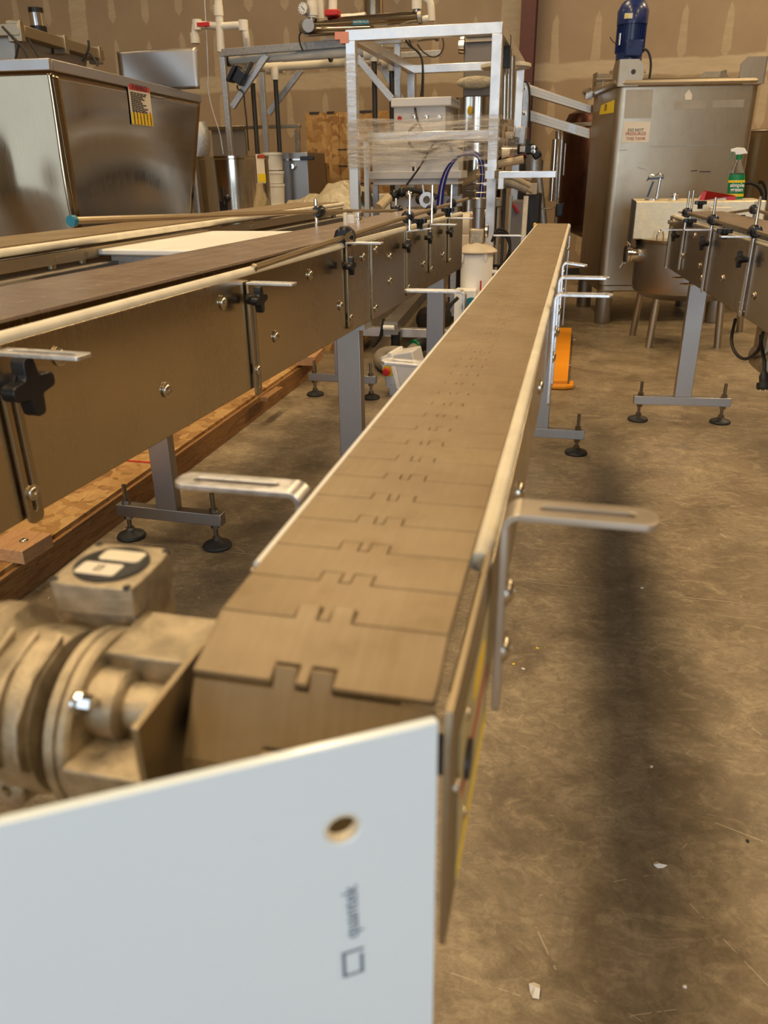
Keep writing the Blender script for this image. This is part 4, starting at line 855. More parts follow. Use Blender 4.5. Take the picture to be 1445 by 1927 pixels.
obj('drain_hose', MB().tube([PY(*p, 7.6) for p in ((1050, 378), (1042, 392), (1020, 394), (1002, 380), (998, 355))], .008, 6, 2), 'tan_hose', t_)
a = PZ(1050, 520, 0); obj('gauge_stand', MB().cyl((PY(1054, 300, 7.62).x, 7.66, 0), (PY(1054, 300, 7.62).x, 7.66, PY(1054, 262, 7.62).z), .015), 'steel_dull', t_)
tag(obj('leaning_pole', MB().cyl(PY(1013, 330, 8.2), Vector((PY(1042, 450, 8.2).x, 8.2, 0.0)), .035), 'galvanised'), 'grey pole leaning against the back wall beside the gauge', 'pole')
# ------------------------------------------------------------------ wheeled aluminium frame
fY, bY = 4.9, 6.62
al = thing('aluminium_frame', 'tall open aluminium box frame on castors, wrapped halfway up in stretch film', 'frame', (-.95, 5.5, 0))
XL = PY(654, 227, fY).x; XR = PY(938, 227, fY).x; ZT = PY(800, 48, fY).z; s_ = .055
def A_(nm, *b): return obj(nm, MB().box(*b), 'aluminium', al, bevel=.002)
for x in (XL, XR-s_):
    for y in (fY, bY): A_('upright', x, x+s_, y, y+s_, .16, ZT-s_)
for y in (fY, bY): A_('cross_rail', XL, XR, y, y+s_, ZT-s_, ZT); A_('base_rail', XL, XR, y, y+s_, .11, .165)
for x in (XL, XR-s_): A_('side_rail', x, x+s_, fY+s_, bY, ZT-s_, ZT); A_('base_rail', x, x+s_, fY+s_, bY, .11, .165)
zm = PY(800, 247, fY+.15).z
a = PY(683, 250, fY+.25); A_('inner_rail', XL+s_, XR-s_, fY+.25, fY+.25+s_, a.z-.05, a.z); A_('inner_post', PY(684, 300, fY+.25).x, PY(693, 300, fY+.25).x, fY+.25, fY+.29, .165, a.z-.05)
for x, y in ((XL+.03, fY+.03), (XR-.03, fY+.03), (XL+.03, bY+.03), (XR-.03, bY+.03)):
    w_ = obj('castor', MB().cyl((x-.016, y+.02, .048), (x+.016, y+.02, .048), .048, n=20), 'black_rubber', al); obj('castor_fork', MB().box(x-.024, x-.017, y-.01, y+.03, .04, .11).box(x+.017, x+.024, y-.01, y+.03, .04, .11).box(x-.03, x+.03, y-.03, y+.03, .100, .11), 'dark_metal', w_)
for p in ((923, 311), (921, 346)): q = PY(*p, fY); obj('joint_collar', MB().box(q.x-.036, q.x+.036, fY-.004, fY+s_+.004, q.z-.008, q.z+.008), 'aluminium', al)
bz = PY(990, 328, fY-.3); obj('arm_rail', MB().box(PY(938, 328, fY-.3).x, PY(1046, 328, fY-.3).x, fY-.3, fY-.26, PY(990, 335, fY-.3).z, PY(990, 322, fY-.3).z).box(PY(937, 340, fY-.3).x, PY(948, 340, fY-.3).x, fY-.3, fY-.26, PY(942, 356, fY-.3).z, PY(942, 335, fY-.3).z), 'aluminium', al, bevel=.002)
obj('arm_bracket', MB().box(XR-.03, XR+.02, fY-.3, fY, bz.z-.02, bz.z+.02), 'aluminium', al)
for k, px in enumerate((948, 955, 961, 967)): a = PY(px, 70+k*12, 5.6); b = PY(px-3, 225, 5.6); obj('vertical_rod', MB().cyl(a, b, .012, n=8), 'chrome', al)
obj('black_bracket', pbox(MB(), 947, 960, 65, 128, 5.4, .05), 'black_plastic', al, bevel=.004)
obj('ring_plate', MB().lathe((PY(952, 122, 5.9).x, 5.9, PY(952, 122, 5.9).z), (0, 0, 1), [(.155, -.022), (.165, -.018), (.165, .0), (.155, .004), (.09, .0), (.09, -.018), (.155, -.022)], 36, caps=False), 'nylon_strip', al)
obj('pink_tape', MB().box(XL-.03, XL+.02, fY-.004, fY+s_+.004, ZT-s_-.01, ZT-.01).box(XL-.06, XL-.0, fY-.003, fY+s_*.6, ZT-.045, ZT-.008), 'tape_pink', al)
def film(nm, a0, a1, b0, b1, seed, n=44):   # wavy wrap between two corner lines
    rnd = random.Random(seed); ph = [rnd.random()*6 for _ in range(8)]
    a0, a1, b0, b1 = map(Vector, (a0, a1, b0, b1)); nr = (b0-a0).cross(Vector((0, 0, 1))).normalized()
    def fn(u, v):
        p = a0.lerp(b0, u).lerp(a1.lerp(b1, u), v); k = math.sin(PI*u)
        return p+nr*k*(.010*math.sin(9*u+ph[0]+5*v)+.008*math.sin(30*v+ph[1]+4*u)+.004*math.sin(60*v+ph[2]-9*u))+Vector((0, 0, k*.012*math.sin(7*u+ph[3])))
    return obj(nm, MB().grid(fn, n, 24), 'stretch_film', al, ang=80)
e = .004
def cz_(px, py, Y): return PY(px, py, Y).z
film('stretch_film', (XL-e, fY-e, cz_(660, 225, fY)), (XL-e, fY-e, cz_(660, 318, fY)), (XR+e, fY-e, cz_(930, 215, fY)), (XR+e, fY-e, cz_(930, 300, fY)), 1)
film('stretch_film', (XL-e*1.6, fY-e*2, cz_(660, 226, fY)), (XL-e*1.6, fY-e*2, cz_(660, 312, fY)), (XR+e*1.6, fY-e*2, cz_(930, 222, fY)), (XR+e*1.6, fY-e*2, cz_(930, 268, fY)), 4)
film('stretch_film', (XR+e, fY-e, cz_(930, 215, fY)), (XR+e, fY-e, cz_(930, 300, fY)), (XR+e, bY+s_, cz_(930, 215, fY)), (XR+e, bY+s_, cz_(930, 300, fY)+.1), 2)
film('stretch_film', (XL-e, bY+s_, cz_(660, 225, fY)), (XL-e, bY+s_, cz_(660, 318, fY)), (XL-e, fY-e, cz_(660, 225, fY)), (XL-e, fY-e, cz_(660, 318, fY)), 3)
wp = MB(); 
obj('post_film', MB().box(XL-.005, XL+s_+.004, fY-.005, fY+s_+.004, cz_(660, 320, fY), cz_(660, 100, fY)), 'stretch_film', al)
# control boxes inside
def cab(nm, lab, x0, x1, y0, y1, Y, dep, door=None, mat='grey_plastic'):
    a = PY(x0, (y0+y1)/2, Y); t = thing(nm, lab, 'cabinet', (a.x, Y, PY((x0+x1)/2, y1, Y).z)); return t
t_ = cab('control_cabinet', 'upper grey control cabinet with overhanging lid, inside the aluminium frame', 736, 852, 180, 250, 5.55, .35)
obj('body', pbox(MB(), 741, 838, 199, 262, 5.58, .35), 'grey_plastic', t_, bevel=.004); obj('lid', pbox(MB(), 735, 849, 183, 200, 5.54, .43), 'light_grey_plastic', t_, bevel=.006)
q = PY(752, 223, 5.58); obj('red_button', dome(MB(), q, (0, -1, 0), .012), 'red_paint', t_)
for px in (780, 803, 828): q = PY(px, 221, 5.58); obj('cable_gland', dome(MB(), q, (0, -1, 0), .012), 'chrome', t_)
t2 = cab('control_cabinet', 'large pale cabinet with thick bottom lip, lower inside the film wrapped frame', 697, 868, 250, 345, 5.3, .2)
obj('body', pbox(MB(), 700, 864, 249, 330, 5.32, .20), 'light_grey_plastic', t2, bevel=.004); obj('bottom_lip', pbox(MB(), 694, 868, 322, 337, 5.27, .28), 'light_grey_plastic', t2, bevel=.004); obj('base_tray', pbox(MB(), 702, 862, 336, 348, 5.29, .24), 'grey_plastic', t2, bevel=.004)
q = PY(779, 318, 5.32); obj('latch', MB().box(q.x-.018, q.x+.018, 5.295, 5.32, q.z-.045, q.z+.035), 'white_plastic', t2, bevel=.004); obj('latch_hole', MB().box(q.x-.008, q.x+.008, 5.294, 5.296, q.z-.03, q.z+.015), 'dark_metal', t2)
for py in (261, 278): q = PY(849, py, 5.32); obj('grommet', MB().cyl((q.x, 5.31, q.z), (q.x, 5.325, q.z), .013), 'dark_metal', t2)
for px in (706, 856): a = PY(px, 350, 5.4); obj('stand_post', MB().box(a.x-.018, a.x+.018, 5.4, 5.43, .165, a.z+.01), 'galvanised', t2)
t5 = obj('cabinet_shelf', MB().box(XL+s_, XR-s_, 5.56, 5.95, PY(780, 262, 5.6).z-.02, PY(780, 262, 5.6).z), 'aluminium', al)
cb = thing('cable_bundle', 'loose black cables looping in front of the pale cabinets', 'cable', PY(800, 280, 5.2))
def cable(pts, Y, r, mat, par, nm='cable'): return obj(nm, MB().tube([PY(p[0], p[1], Y if len(p) < 3 else p[2]) for p in pts], r, 7, 2), mat, par)
cable([(781, 204, 5.56), (783, 216, 5.5), (787, 232), (800, 255), (818, 268), (845, 272), (870, 280)], 5.22, .007, 'black_rubber', cb)
cable([(784, 234), (770, 245), (768, 262), (775, 280), (797, 287), (815, 283), (832, 272)], 5.22, .009, 'dark_metal', cb)
cable([(822, 262), (808, 282), (793, 310), (775, 335), (765, 348)], 5.22, .006, 'black_rubber', cb)
cable([(800, 244), (812, 258), (830, 266), (848, 262)], 5.2, .006, 'grey_hose', cb); cable([(806, 262), (820, 272), (836, 266), (850, 274), (862, 276)], 5.2, .008, 'grey_plastic', cb)
bt = thing('blue_tubing', 'bundle of dark blue air tubes arching down inside the frame', 'tubing', PY(870, 290, 5.1))
for k in range(5):
    d = k*2.4; obj('tube', MB().tube([PY(822+d, 392, 5.15), PY(828+d*.8, 345, 5.15), PY(842+d*.6, 310, 5.13), PY(872+d*.4, 288-d*.6, 5.1), PY(898+d*.3, 292-d*.5, 5.1), PY(906+d*.6, 312, 5.1), PY(905+d*.5, 350, 5.1), PY(896+d, 402, 5.1)], .007, 6, 2), 'blue_tube' if k != 2 else 'grey_plastic', bt)
mg = thing('wire_mesh_panel', 'narrow steel wire mesh strip beside the frame post', 'mesh panel', PY(905, 345, 5.05))
for k in range(6): a = PY(895, 311+k*17, 5.0); b = PY(914, 311+k*17, 5.0); obj('mesh_wire', MB().cyl(a, b, .003, n=6), 'chrome', mg)
for px in (896, 912): obj('mesh_wire', MB().cyl(PY(px, 300, 5.0), PY(px-2, 402, 5.0), .003, n=6), 'chrome', mg)
# hoses right of the frame
hs = thing('hose_bundle', 'bundle of tan and grey hoses sweeping behind the frame post', 'hose', PY(950, 330, 5.7))
for k, (pts, r, mt) in enumerate(((((868, 345), (890, 335), (930, 310), (960, 305), (985, 300)), .026, 'tan_hose'), (((866, 352), (900, 352), (930, 338), (960, 345), (990, 358)), .022, 'grey_hose'), (((868, 338), (900, 320), (940, 322), (975, 338), (998, 350)), .018, 'tan_hose'),
        (((870, 362), (900, 366), (940, 350), (975, 350), (998, 345)), .016, 'grey_hose'), (((930, 312), (955, 300), (980, 296), (990, 292)), .020, 'copper_tank'), (((865, 372), (885, 370), (905, 360), (925, 345)), .024, 'grey_hose'), (((945, 335), (970, 332), (1000, 338)), .014, 'tan_hose'), (((945, 345), (975, 348), (1002, 362)), .014, 'tan_hose'))):
    obj('hose', MB().tube([PY(*p, 5.75+.04*k) for p in pts], r, 10, 2), mt, hs)
mc = thing('machine_head', 'dark machine column with small gearbox blocks, right behind the frame', 'machine', PZ(985, 545, 0))
obj('column', pbox(MB(), 1000, 1018, 300, 330, 6.6, .3).box(PY(985, 420, 6.6).x, PY(1013, 420, 6.6).x, 6.6, 6.95, 0, PY(1000, 365, 6.6).z), 'copper_tank' if 0 else 'dark_metal', mc, bevel=.01)
obj('steel_block', pbox(MB(), 968, 988, 238, 272, 6.5, .12), 'galvanised', mc, bevel=.006); obj('gear_block', pbox(MB(), 950, 966, 248, 262, 6.4, .1), 'cast_aluminium', mc, bevel=.006); obj('gear_block', pbox(MB(), 955, 975, 258, 285, 6.42, .1), 'dark_metal', mc, bevel=.006)
obj('shaft', MB().cyl(PY(944, 281, 6.4), PY(978, 281, 6.4), .025), 'chrome', mc); obj('tan_cylinder', MB().cyl(PY(945, 292, 6.4), PY(960, 292, 6.4), .05), 'beige_metal', mc)
obj('manifold', pbox(MB(), 990, 1010, 345, 366, 6.3, .15), 'beige_metal', mc, bevel=.004); obj('back_tube', MB().cyl(PY(1004, 290, 6.5), PY(1004, 330, 6.5), .06), 'galvanised', mc)
for k, px in enumerate((925, 935, 945, 957)): obj('support_bar', MB().box(PY(px, 400, 6.1).x, PY(px+5, 400, 6.1).x, 6.1, 6.14, 0, PY(px, (360, 372, 352, 368)[k], 6.1).z), ('galvanised', 'steel_strap', 'dark_metal', 'steel_strap')[k], mc)
obj('clamp_block', pbox(MB(), 928, 944, 372, 390, 6.0, .08), 'cast_aluminium', mc, bevel=.01)
sn = thing('scanner', 'black handheld style sensor with pale square window, on the machine head', 'sensor', PY(995, 285, 6.2))
obj('body', pbox(MB(), 973, 1006, 271, 291, 6.2, .1), 'black_plastic', sn, bevel=.012); obj('grip', MB().beam(PY(1003, 280, 6.24), PY(1014, 297, 6.24), .06, .06), 'black_plastic', sn, bevel=.012); obj('window', pbox(MB(), 978, 988, 275, 286, 6.195, .01), 'grey_plastic', sn, bevel=.001)
for py in (277, 285): q = PY(1003, py, 6.2); obj('screw', dome(MB(), q, (0, -1, 0), .012), 'chrome', sn)
gb = thing('grey_cabinet', 'dark grey floor cabinet with a red lever, behind the yellow stake', 'cabinet', PZ(975, 540, 0))
obj('body', MB().box(PY(962, 400, 6.3).x, PY(985, 400, 6.3).x, 6.3, 6.6, 0, PY(970, 378, 6.3).z), 'grey_paint', gb, bevel=.005); q = PY(971, 392, 6.3); obj('lever', MB().beam(q+Vector((-.02, -.02, .03)), q+Vector((.02, -.02, -.03)), .03, .02), 'red_paint', gb, bevel=.004)
a = PY(990, 369, 4.8); b = PY(986, 440, 4.8); tag(obj('wood_stake', MB().cyl((b.x-.01, 4.8, 0), a, .014, n=8), 'nylon_strip'), 'thin pale yellow wooden stake standing upright behind the long conveyor', 'stake')
# grey hopper machine and drum behind
t_ = thing('dosing_machine', 'grey sheet metal dosing head above a shiny drum, seen through the frame', 'machine', PZ(890, 530, 0))
obj('head_box', pbox(MB(), 872, 925, 78, 182, 6.9, .4), 'grey_paint', t_, bevel=.01); obj('head_cap', pbox(MB(), 876, 930, 58, 70, 6.85, .45), 'grey_paint', t_, bevel=.01); obj('cap_strip', pbox(MB(), 876, 930, 70, 78, 6.87, .43), 'beige_metal', t_)
obj('side_knob', MB().cyl(PY(864, 88, 6.9), PY(874, 88, 6.9), .05).cyl(PY(867, 75, 6.9), PY(874, 75, 6.9), .03), 'bolt_steel', t_)
obj('torn_film', MB().sphere(PY(895, 155, 6.86), .13, 14, (1.2, .12, .35)), 'plastic_sheet', t_)
c = PY(893, 200, 7.0); obj('drum', MB().lathe((c.x, 7.1, .5), (0, 0, 1), [(.26, 0), (.26, PY(890, 182, 6.85).z-.5)], 48), 'steel_drum', t_)
obj('stand', MB().cyl((c.x, 7.1, 0), (c.x, 7.1, .5), .2, n=24), 'dark_metal', t_)
q = PY(884, 208, 6.82); obj('yellow_tag', MB().sphere(q, .03, 10, (.7, .2, 1.2)), 'yellow_paint', t_)
# ------------------------------------------------------------------ pump unit in front of the frame
pu = thing('vacuum_pump', 'white cylindrical pump with tan flanged lid and grey canister on top', 'pump', PZ(890, 655, 0))
pY = 4.55; c = PY(897, 500, pY+.1); px_ = c.x
zb = .25; zt = PY(895, 480, pY).z; zl = PY(895, 462, pY+.1).z; r_ = (PY(926, 500, pY+.1).x-PY(866, 500, pY+.1).x)/2
obj('body', MB().lathe((px_, pY+.1, zb), (0, 0, 1), [(r_*.95, 0), (r_, .02), (r_, zt-zb-.02), (r_*.97, zt-zb)], 36), 'white_plastic', pu)
obj('flanged_lid', MB().lathe((px_, pY+.1, zt), (0, 0, 1), [(r_*1.2, .005), (r_*1.25, .012), (r_*1.2, .02), (r_*.8, .045), (r_*.5, .055), (.04, .06)], 36), 'beige_metal', pu)
obj('canister_base', MB().box(px_-.045, px_+.04, pY+.06, pY+.15, zt+.05, zt+.135), 'cast_aluminium', pu, bevel=.01)
obj('canister', MB().lathe((px_, pY+.1, zt+.13), (0, 0, 1), [(.034, 0), (.034, .11), (.041, .112), (.041, .16), (.036, .165)], 24), 'steel_leg', pu)
obj('ground_box', MB().box(px_-.1, px_+.02, pY-.08, pY+.02, .0, PY(880, 546, pY-.08).z), 'white_plastic', pu, bevel=.006)
q = PY(886, 578, pY-.09); obj('fan_disc', MB().cyl((q.x, pY-.095, q.z), (q.x, pY-.08, q.z), .052, n=28), 'teal_paint', pu); obj('fan_hub', MB().cyl((q.x, pY-.105, q.z), (q.x, pY-.095, q.z), .02, n=20), 'black_plastic', pu)
obj('base', MB().box(px_-.14, px_+.14, pY-.03, pY+.25, 0, zb+.005), 'grey_paint', pu, bevel=.01)
for dx in (-r_*.85, r_*.6): obj('lid_clip', MB().lathe((px_+dx, pY+.1-r_*.75, zt-.045), (0, 0, 1), [(.005, 0), (.014, .02), (.014, .05)], 10), 'white_plastic', pu)
obj('side_handle', MB().tube([(px_+r_*.95, pY+.1, zt-.10), (px_+r_*1.45, pY+.1, zt-.10), (px_+r_*1.45, pY+.1, zt-.26), (px_+r_*.95, pY+.1, zt-.26)], .011, 8, 1), 'white_plastic', pu)
q = PY(905, 538, pY-.02); obj('red_mark', MB().box(q.x-.004, q.x+.004, pY-.045, pY-.03, q.z-.025, q.z+.03), 'red_paint', pu)
obj('motor', MB().cyl(PY(865, 425, pY+.3), PY(886, 425, pY+.3), .075, n=24).box(PY(862, 425, pY+.3).x, PY(890, 425, pY+.3).x, pY+.22, pY+.4, PY(870, 447, pY+.3).z-.1, PY(870, 440, pY+.3).z), 'beige_metal', pu, bevel=.006)
obj('white_cap', pbox(MB(), 870, 912, 401, 412, pY+.35, .2), 'white_plastic', pu, bevel=.006)
obj('gauge_dial', MB().cyl(PY(914, 435, pY+.1), PY(918, 435, pY+.1), .035, n=20), 'chrome', pu)
cable([(862, 560), (846, 575), (836, 600), (828, 640), (822, 680)], 4.3, .010, 'black_rubber', pu, 'power_lead')
for k in range(3): cable([(925, 500, 4.9), (948, 500, 4.9), (962, 475-k*6, 4.9), (955, 445-k*5, 4.9), (935, 440-k*6, 4.9), (925, 455, 4.9)], 4.9, .008, 'black_rubber', pu, 'coiled_lead')
# ------------------------------------------------------------------ big steel bin on the left
bY = 2.62; c0 = PY(93, 110, bY); zT = c0.z
c1 = PZ(375, 178, zT); hd = math.atan2(-(c1.x-c0.x), (c1.y-c0.y)); L_ = math.hypot(c1.x-c0.x, c1.y-c0.y)
bn = thing('steel_bin', 'big dented stainless bin with sloping sides and a red and yellow warning label', 'bin', (c0.x, c0.y, 0), hd)
MB_ = FR[bn.name]; MBi = MB_.inverted()
def bs(px, py, x=0.): return MBi @ PL(px, py, MB_ @ Vector((x, 0, 0)), hd)
def Bn(nm, mb, mat, par=None, **k): return obj(nm, mb, mat, par or bn, space='L', **k)
e_b = bs(142, 445); far_b = bs(358, 400); hB = .62; wB = 1.15
sl = (far_b.y-bs(374, 183).y)/(zT-far_b.z)      # far end leans in towards the bottom
zl = zT-.034; tb_ = (zl-hB)
def pan(nm, fn, nu, nv, mat='steel_bin'): return Bn(nm, MB().grid(fn, nu, nv), mat, solid=.003, ang=60)
def dent(u, v, a): return a*math.sin(PI*u)*math.sin(PI*v)
pan('side_panel', lambda u, v: Vector((-.012*math.sin(PI*u)*math.sin(PI*v)+.004*math.sin(PI*u)*math.sin(9*v+2*u), .0+u*(L_+sl*tb_*(1-v)*1.0), hB+v*tb_)), 30, 30)
def endf(u, v):
    d1 = math.exp(-((u-.87)**2/.010+(v-.58)**2/.05)); d2 = math.exp(-((u-.80)**2/.012+(v-.22)**2/.05))
    return Vector((-wB*(1-u), -.002-.022*d1+.018*d2-.010*math.sin(PI*u)*math.sin(PI*v), hB+v*tb_))
pan('end_panel', endf, 60, 50)
pan('back_panel', lambda u, v: Vector((-wB, .0+u*(L_+sl*tb_*(1-v)), hB+v*tb_)), 6, 6)
pan('far_panel', lambda u, v: Vector((-wB*(1-u), L_+sl*tb_*(1-v), hB+v*tb_)), 6, 6)
Bn('floor_panel', MB().box(-wB, 0, 0, L_+sl*tb_, hB-.02, hB), 'steel_dull')
rw = .018
Bn('top_rim', MB().box(-wB-rw, rw*.3, -rw, .004, zl-.002, zT).box(-.004, rw*.3, .004, L_+.01, zl-.002, zT).box(-wB-rw, -wB, .004, L_+.01, zl-.002, zT).box(-wB, 0, L_, L_+rw, zl-.002, zT), 'steel_leg', bevel=.003)
for x, y in ((-.06, .08), (-.06, L_-.35), (-wB+.06, .08), (-wB+.06, L_-.35)): Bn('leg', MB().box(x-.03, x+.03, y-.03, y+.03, .106 if bY > 1 else 0, hB-.02), 'steel_dull')
def blab(nm, pts, mat, off, par=None):
    P = [bs(*p) for p in pts]; mb = MB(); vs = [Vector((p.x+off, p.y, p.z)) for p in P]+[Vector((p.x+off+.0012, p.y, p.z)) for p in P]
    return Bn(nm, mb.add(vs, [(3, 2, 1, 0), (4, 5, 6, 7), (0, 1, 5, 4), (1, 2, 6, 5), (2, 3, 7, 6), (3, 0, 4, 7)]), mat, par)
wl = blab('warning_label', [(238, 155), (279, 164), (287, 239), (247, 234)], 'paper', .003)
blab('red_header', [(240, 157), (278, 166), (279, 175), (241, 168)], 'red_paint', .0046, wl)
blab('yellow_footer', [(245, 211), (284, 215), (286.5, 238), (247.5, 233)], 'yellow_label', .0046, wl)
xd = MB_.to_3x3() @ Vector((0, 1, 0)); 
def lt(nm, s, px, py, size, mat, align='CENTER'):
    p = bs(px, py); text(nm, s, size, MB_ @ Vector((p.x+.0062, p.y, p.z)), xd, (0, 0, 1), mat, wl, .0003, align, bold=.0002)
lt('header_word', 'WARNING!', 259.5, 166.3, .030, 'ink')
rnd = random.Random(3)
for k in range(11):
    y = 173.5+k*3.35; xs_ = 243+k*.42; xe = 274+k*.55-(0, 2, 8, 5, 12, 10, 3, 9, 1, 6, 4)[k]; n_ = 5; pb_ = []
    for j in range(n_):
        a = xs_+(xe-xs_)*j/n_; b = xs_+(xe-xs_)*(j+.82)/n_; f = lambda x: y+(x-243)*.20
        p, q = bs(a, f(a)), bs(b, f(b)); pb_.append((p, q))
    mb = MB()
    for p, q in pb_: mb.beam((p.x+.005, p.y, p.z), (q.x+.005, q.y, q.z), .001, .0045)
    Bn('print_line', mb, 'ink', wl)
for r_ in range(2):
    for k in range(6):
        px = 250+k*6.2+r_*1.2; py = 217+r_*10.5+k*.7; p = bs(px, py)
        Bn('pictogram', MB().box(p.x+.0058, p.x+.0064, p.y-.004, p.y+.004, p.z-.012, p.z+.010).cyl((p.x+.0058, p.y, p.z+.014), (p.x+.0064, p.y, p.z+.014), .005, n=10), 'red_ink' if (k+r_) % 3 == 2 else 'ink', wl)
# steel sheet standing behind the bin
sY = 3.78; q0 = PY(218, 97, sY); q1 = PY(371, 97, sY); q2 = PY(378, 185, sY)
tag(obj('steel_sheet', MB().grid(lambda u, v: Vector((q0.x+(q1.x+.0-q0.x)*u, sY+.01*math.sin(5*u+2*v), zT+.002+(q0.z-zT-.002)*v)), 16, 12), 'steel_leg', solid=.006), 'upright square steel sheet leaning behind the big bin', 'sheet')
# old dark hopper at the top left
oY = 4.5; k0 = PY(27, 42, oY); zt = k0.z; k1 = PZ(184, 92, zt); hd2 = math.atan2(-(k1.x-k0.x), (k1.y-k0.y)); L2 = math.hypot(k1.x-k0.x, k1.y-k0.y)
oh = thing('old_hopper', 'old dull steel hopper with flanged rim at top left, behind the big bin', 'hopper', (k0.x, k0.y, 0), hd2)
def Oh(nm, mb, mat, par=None, **k): return obj(nm, mb, mat, par or oh, space='L', **k)
w2 = 1.6
Oh('body', MB().hexa([(-w2+.25, .15, .5), (-.25, .15, .5), (-.25, L2-.4, .5), (-w2+.25, L2-.4, .5), (-w2, .03, zt-.02), (-.03, .03, zt-.02), (-.03, L2-.1, zt-.02), (-w2, L2-.1, zt-.02)]), 'steel_dull')
Oh('rim_flange', MB().box(-w2-.04, .04, -.04, .03, zt-.07, zt-.01).box(-.03, .04, .03, L2, zt-.07, zt-.01).box(-w2-.04, -w2+.03, .03, L2, zt-.07, zt-.01).box(-w2, 0, L2-.07, L2, zt-.07, zt-.01), 'steel_strap', bevel=.004)
for y in (-.02, L2*.47, L2*.93): Oh('rim_bracket', MB().box(-.035, .05, y-.018, y+.025, zt-.10, zt+.005), 'steel_strap', bevel=.004)
for x, y in ((-.3, .3), (-w2+.3, .3), (-.3, L2-.6), (-w2+.3, L2-.6)): Oh('leg', MB().box(x-.04, x+.04, y-.04, y+.04, 0, .52), 'steel_dull')
Oh('cable_loop', MB().tube([(.05, .03, zt-.08), (.15, .03, zt-.28), (.17, .03, zt-.50)], .006, 6, 1), 'black_rubber')
for (pp_) in (((36, 82), (33, 93), (29, 112)), ((36, 82), (46, 94), (54, 112)), ((4, 50), (20, 68), (36, 84)), ((166, 76), (168, 92), (155, 115)), ((164, 98), (174, 104), (184, 124))):
    obj('hanging_strap', MB().tube([PY(*p, 4.45) for p in pp_], .006, 6, 1), 'black_rubber', oh)
bu = PY(72, 50, 6.4); bk = thing('metal_can', 'small shiny metal can with black top and base, on the old hopper', 'can', (bu.x, 6.4, PY(74, 52, 6.4).z))
r_ = .055*1.0; hh = PY(68, 15, 6.4).z-PY(74, 50, 6.4).z
obj('can_body', MB().cyl((bu.x, 6.4, bu.z+.0), (bu.x, 6.4, bu.z+hh*.72), r_, n=24), 'chrome', bk); obj('can_top', MB().cyl((bu.x, 6.4, bu.z+hh*.72), (bu.x, 6.4, bu.z+hh), r_*1.02, n=24), 'black_plastic', bk); obj('can_base', MB().cyl((bu.x, 6.4, zt+.0), (bu.x, 6.4, bu.z), r_*1.15, n=24), 'black_plastic', bk)
# ------------------------------------------------------------------ steel drum behind the bin
dY = 5.2; ca = PY(373, 300, dY+.0); cb_ = PY(500, 300, dY); r_ = (cb_.x-ca.x)/2; cx = (ca.x+cb_.x)/2; zr = PY(440, 293, dY-r_).z
dr = thing('steel_drum', 'open stainless drum with small warning label, right of the big bin', 'drum', (cx, dY, 0))
obj('shell', MB().lathe((cx, dY, .10), (0, 0, 1), [(r_*.97, 0), (r_, .03), (r_, zr-.12), (r_*1.02, zr-.115), (r_*1.02, zr-.10), (r_*.97, zr-.10), (r_*.95, zr-.3), (r_*.95, .05)], 64), 'steel_drum', dr)
for a in (.5, 2.6, 4.7): obj('leg', MB().cyl((cx+r_*.7*math.cos(a), dY+r_*.7*math.sin(a), 0), (cx+r_*.7*math.cos(a), dY+r_*.7*math.sin(a), .13), .03), 'steel_dull', dr)
def curved(mb, x0, x1, y0, y1, off):
    P = []
    for i in range(5):
        px = x0+(x1-x0)*i/4; X_ = PY(px, (y0+y1)/2, dY-r_*.5).x; dx = max(-.99, min(.99, (X_-cx)/r_)); yy = dY-math.sqrt(1-dx*dx)*r_; n_ = Vector((dx, (yy-dY)/r_, 0)); P.append((Vector((cx+dx*r_, yy, 0))+n_*off, n_, PY(px, y0, yy).z, PY(px, y1, yy).z))
    vs = []; fs = []
    for p, n_, a, b in P: vs += [Vector((p.x, p.y, a)), Vector((p.x, p.y, b)), Vector((p.x, p.y, a))+n_*.002, Vector((p.x, p.y, b))+n_*.002]
    for i in range(4): k = 4*i; fs += [(k, k+1, k+5, k+4), (k+2, k+6, k+7, k+3), (k, k+4, k+6, k+2), (k+1, k+3, k+7, k+5)]
    fs += [(0, 2, 3, 1), (16, 17, 19, 18)]; return mb.add(vs, fs)
wl2 = obj('warning_label', curved(MB(), 481, 496, 290, 345, .003), 'paper', dr); obj('red_header', curved(MB(), 481.5, 495.5, 291, 298, .006), 'red_ink', wl2); obj('yellow_footer', curved(MB(), 483, 497, 327, 343, .006), 'yellow_label', wl2)
br = thing('pump_bracket', 'small dark upright bracket with knob, in front of the open drum', 'bracket', PY(421, 420, 4.2))
obj('plate', pbox(MB(), 415, 430, 378, 432, 4.2, .03), 'dark_metal', br); obj('stand_rod', MB().cyl((PY(421, 420, 4.2).x, 4.22, 0), PY(421, 425, 4.22), .014), 'dark_metal', br); obj('stem', MB().cyl(PY(420, 354, 4.2), PY(423, 385, 4.2), .012), 'dark_metal', br); obj('knob', MB().sphere(PY(428, 373, 4.18), .02), 'black_plastic', br)
el = thing('flexible_duct', 'short ribbed steel duct elbow behind the open drum', 'duct', PZ(378, 480, 0)); 
eb = MB(); P_ = [PY(*p, 6.0) for p in ((372, 300), (379, 280), (378, 255), (370, 235))]; obj('ribbed_hose', eb.tube(P_, .07, 14, 2), 'galvanised', el)
obj('duct_stand', MB().cyl((P_[0].x, 6.0, 0), (P_[0].x, 6.0, P_[0].z), .07), 'galvanised', el)
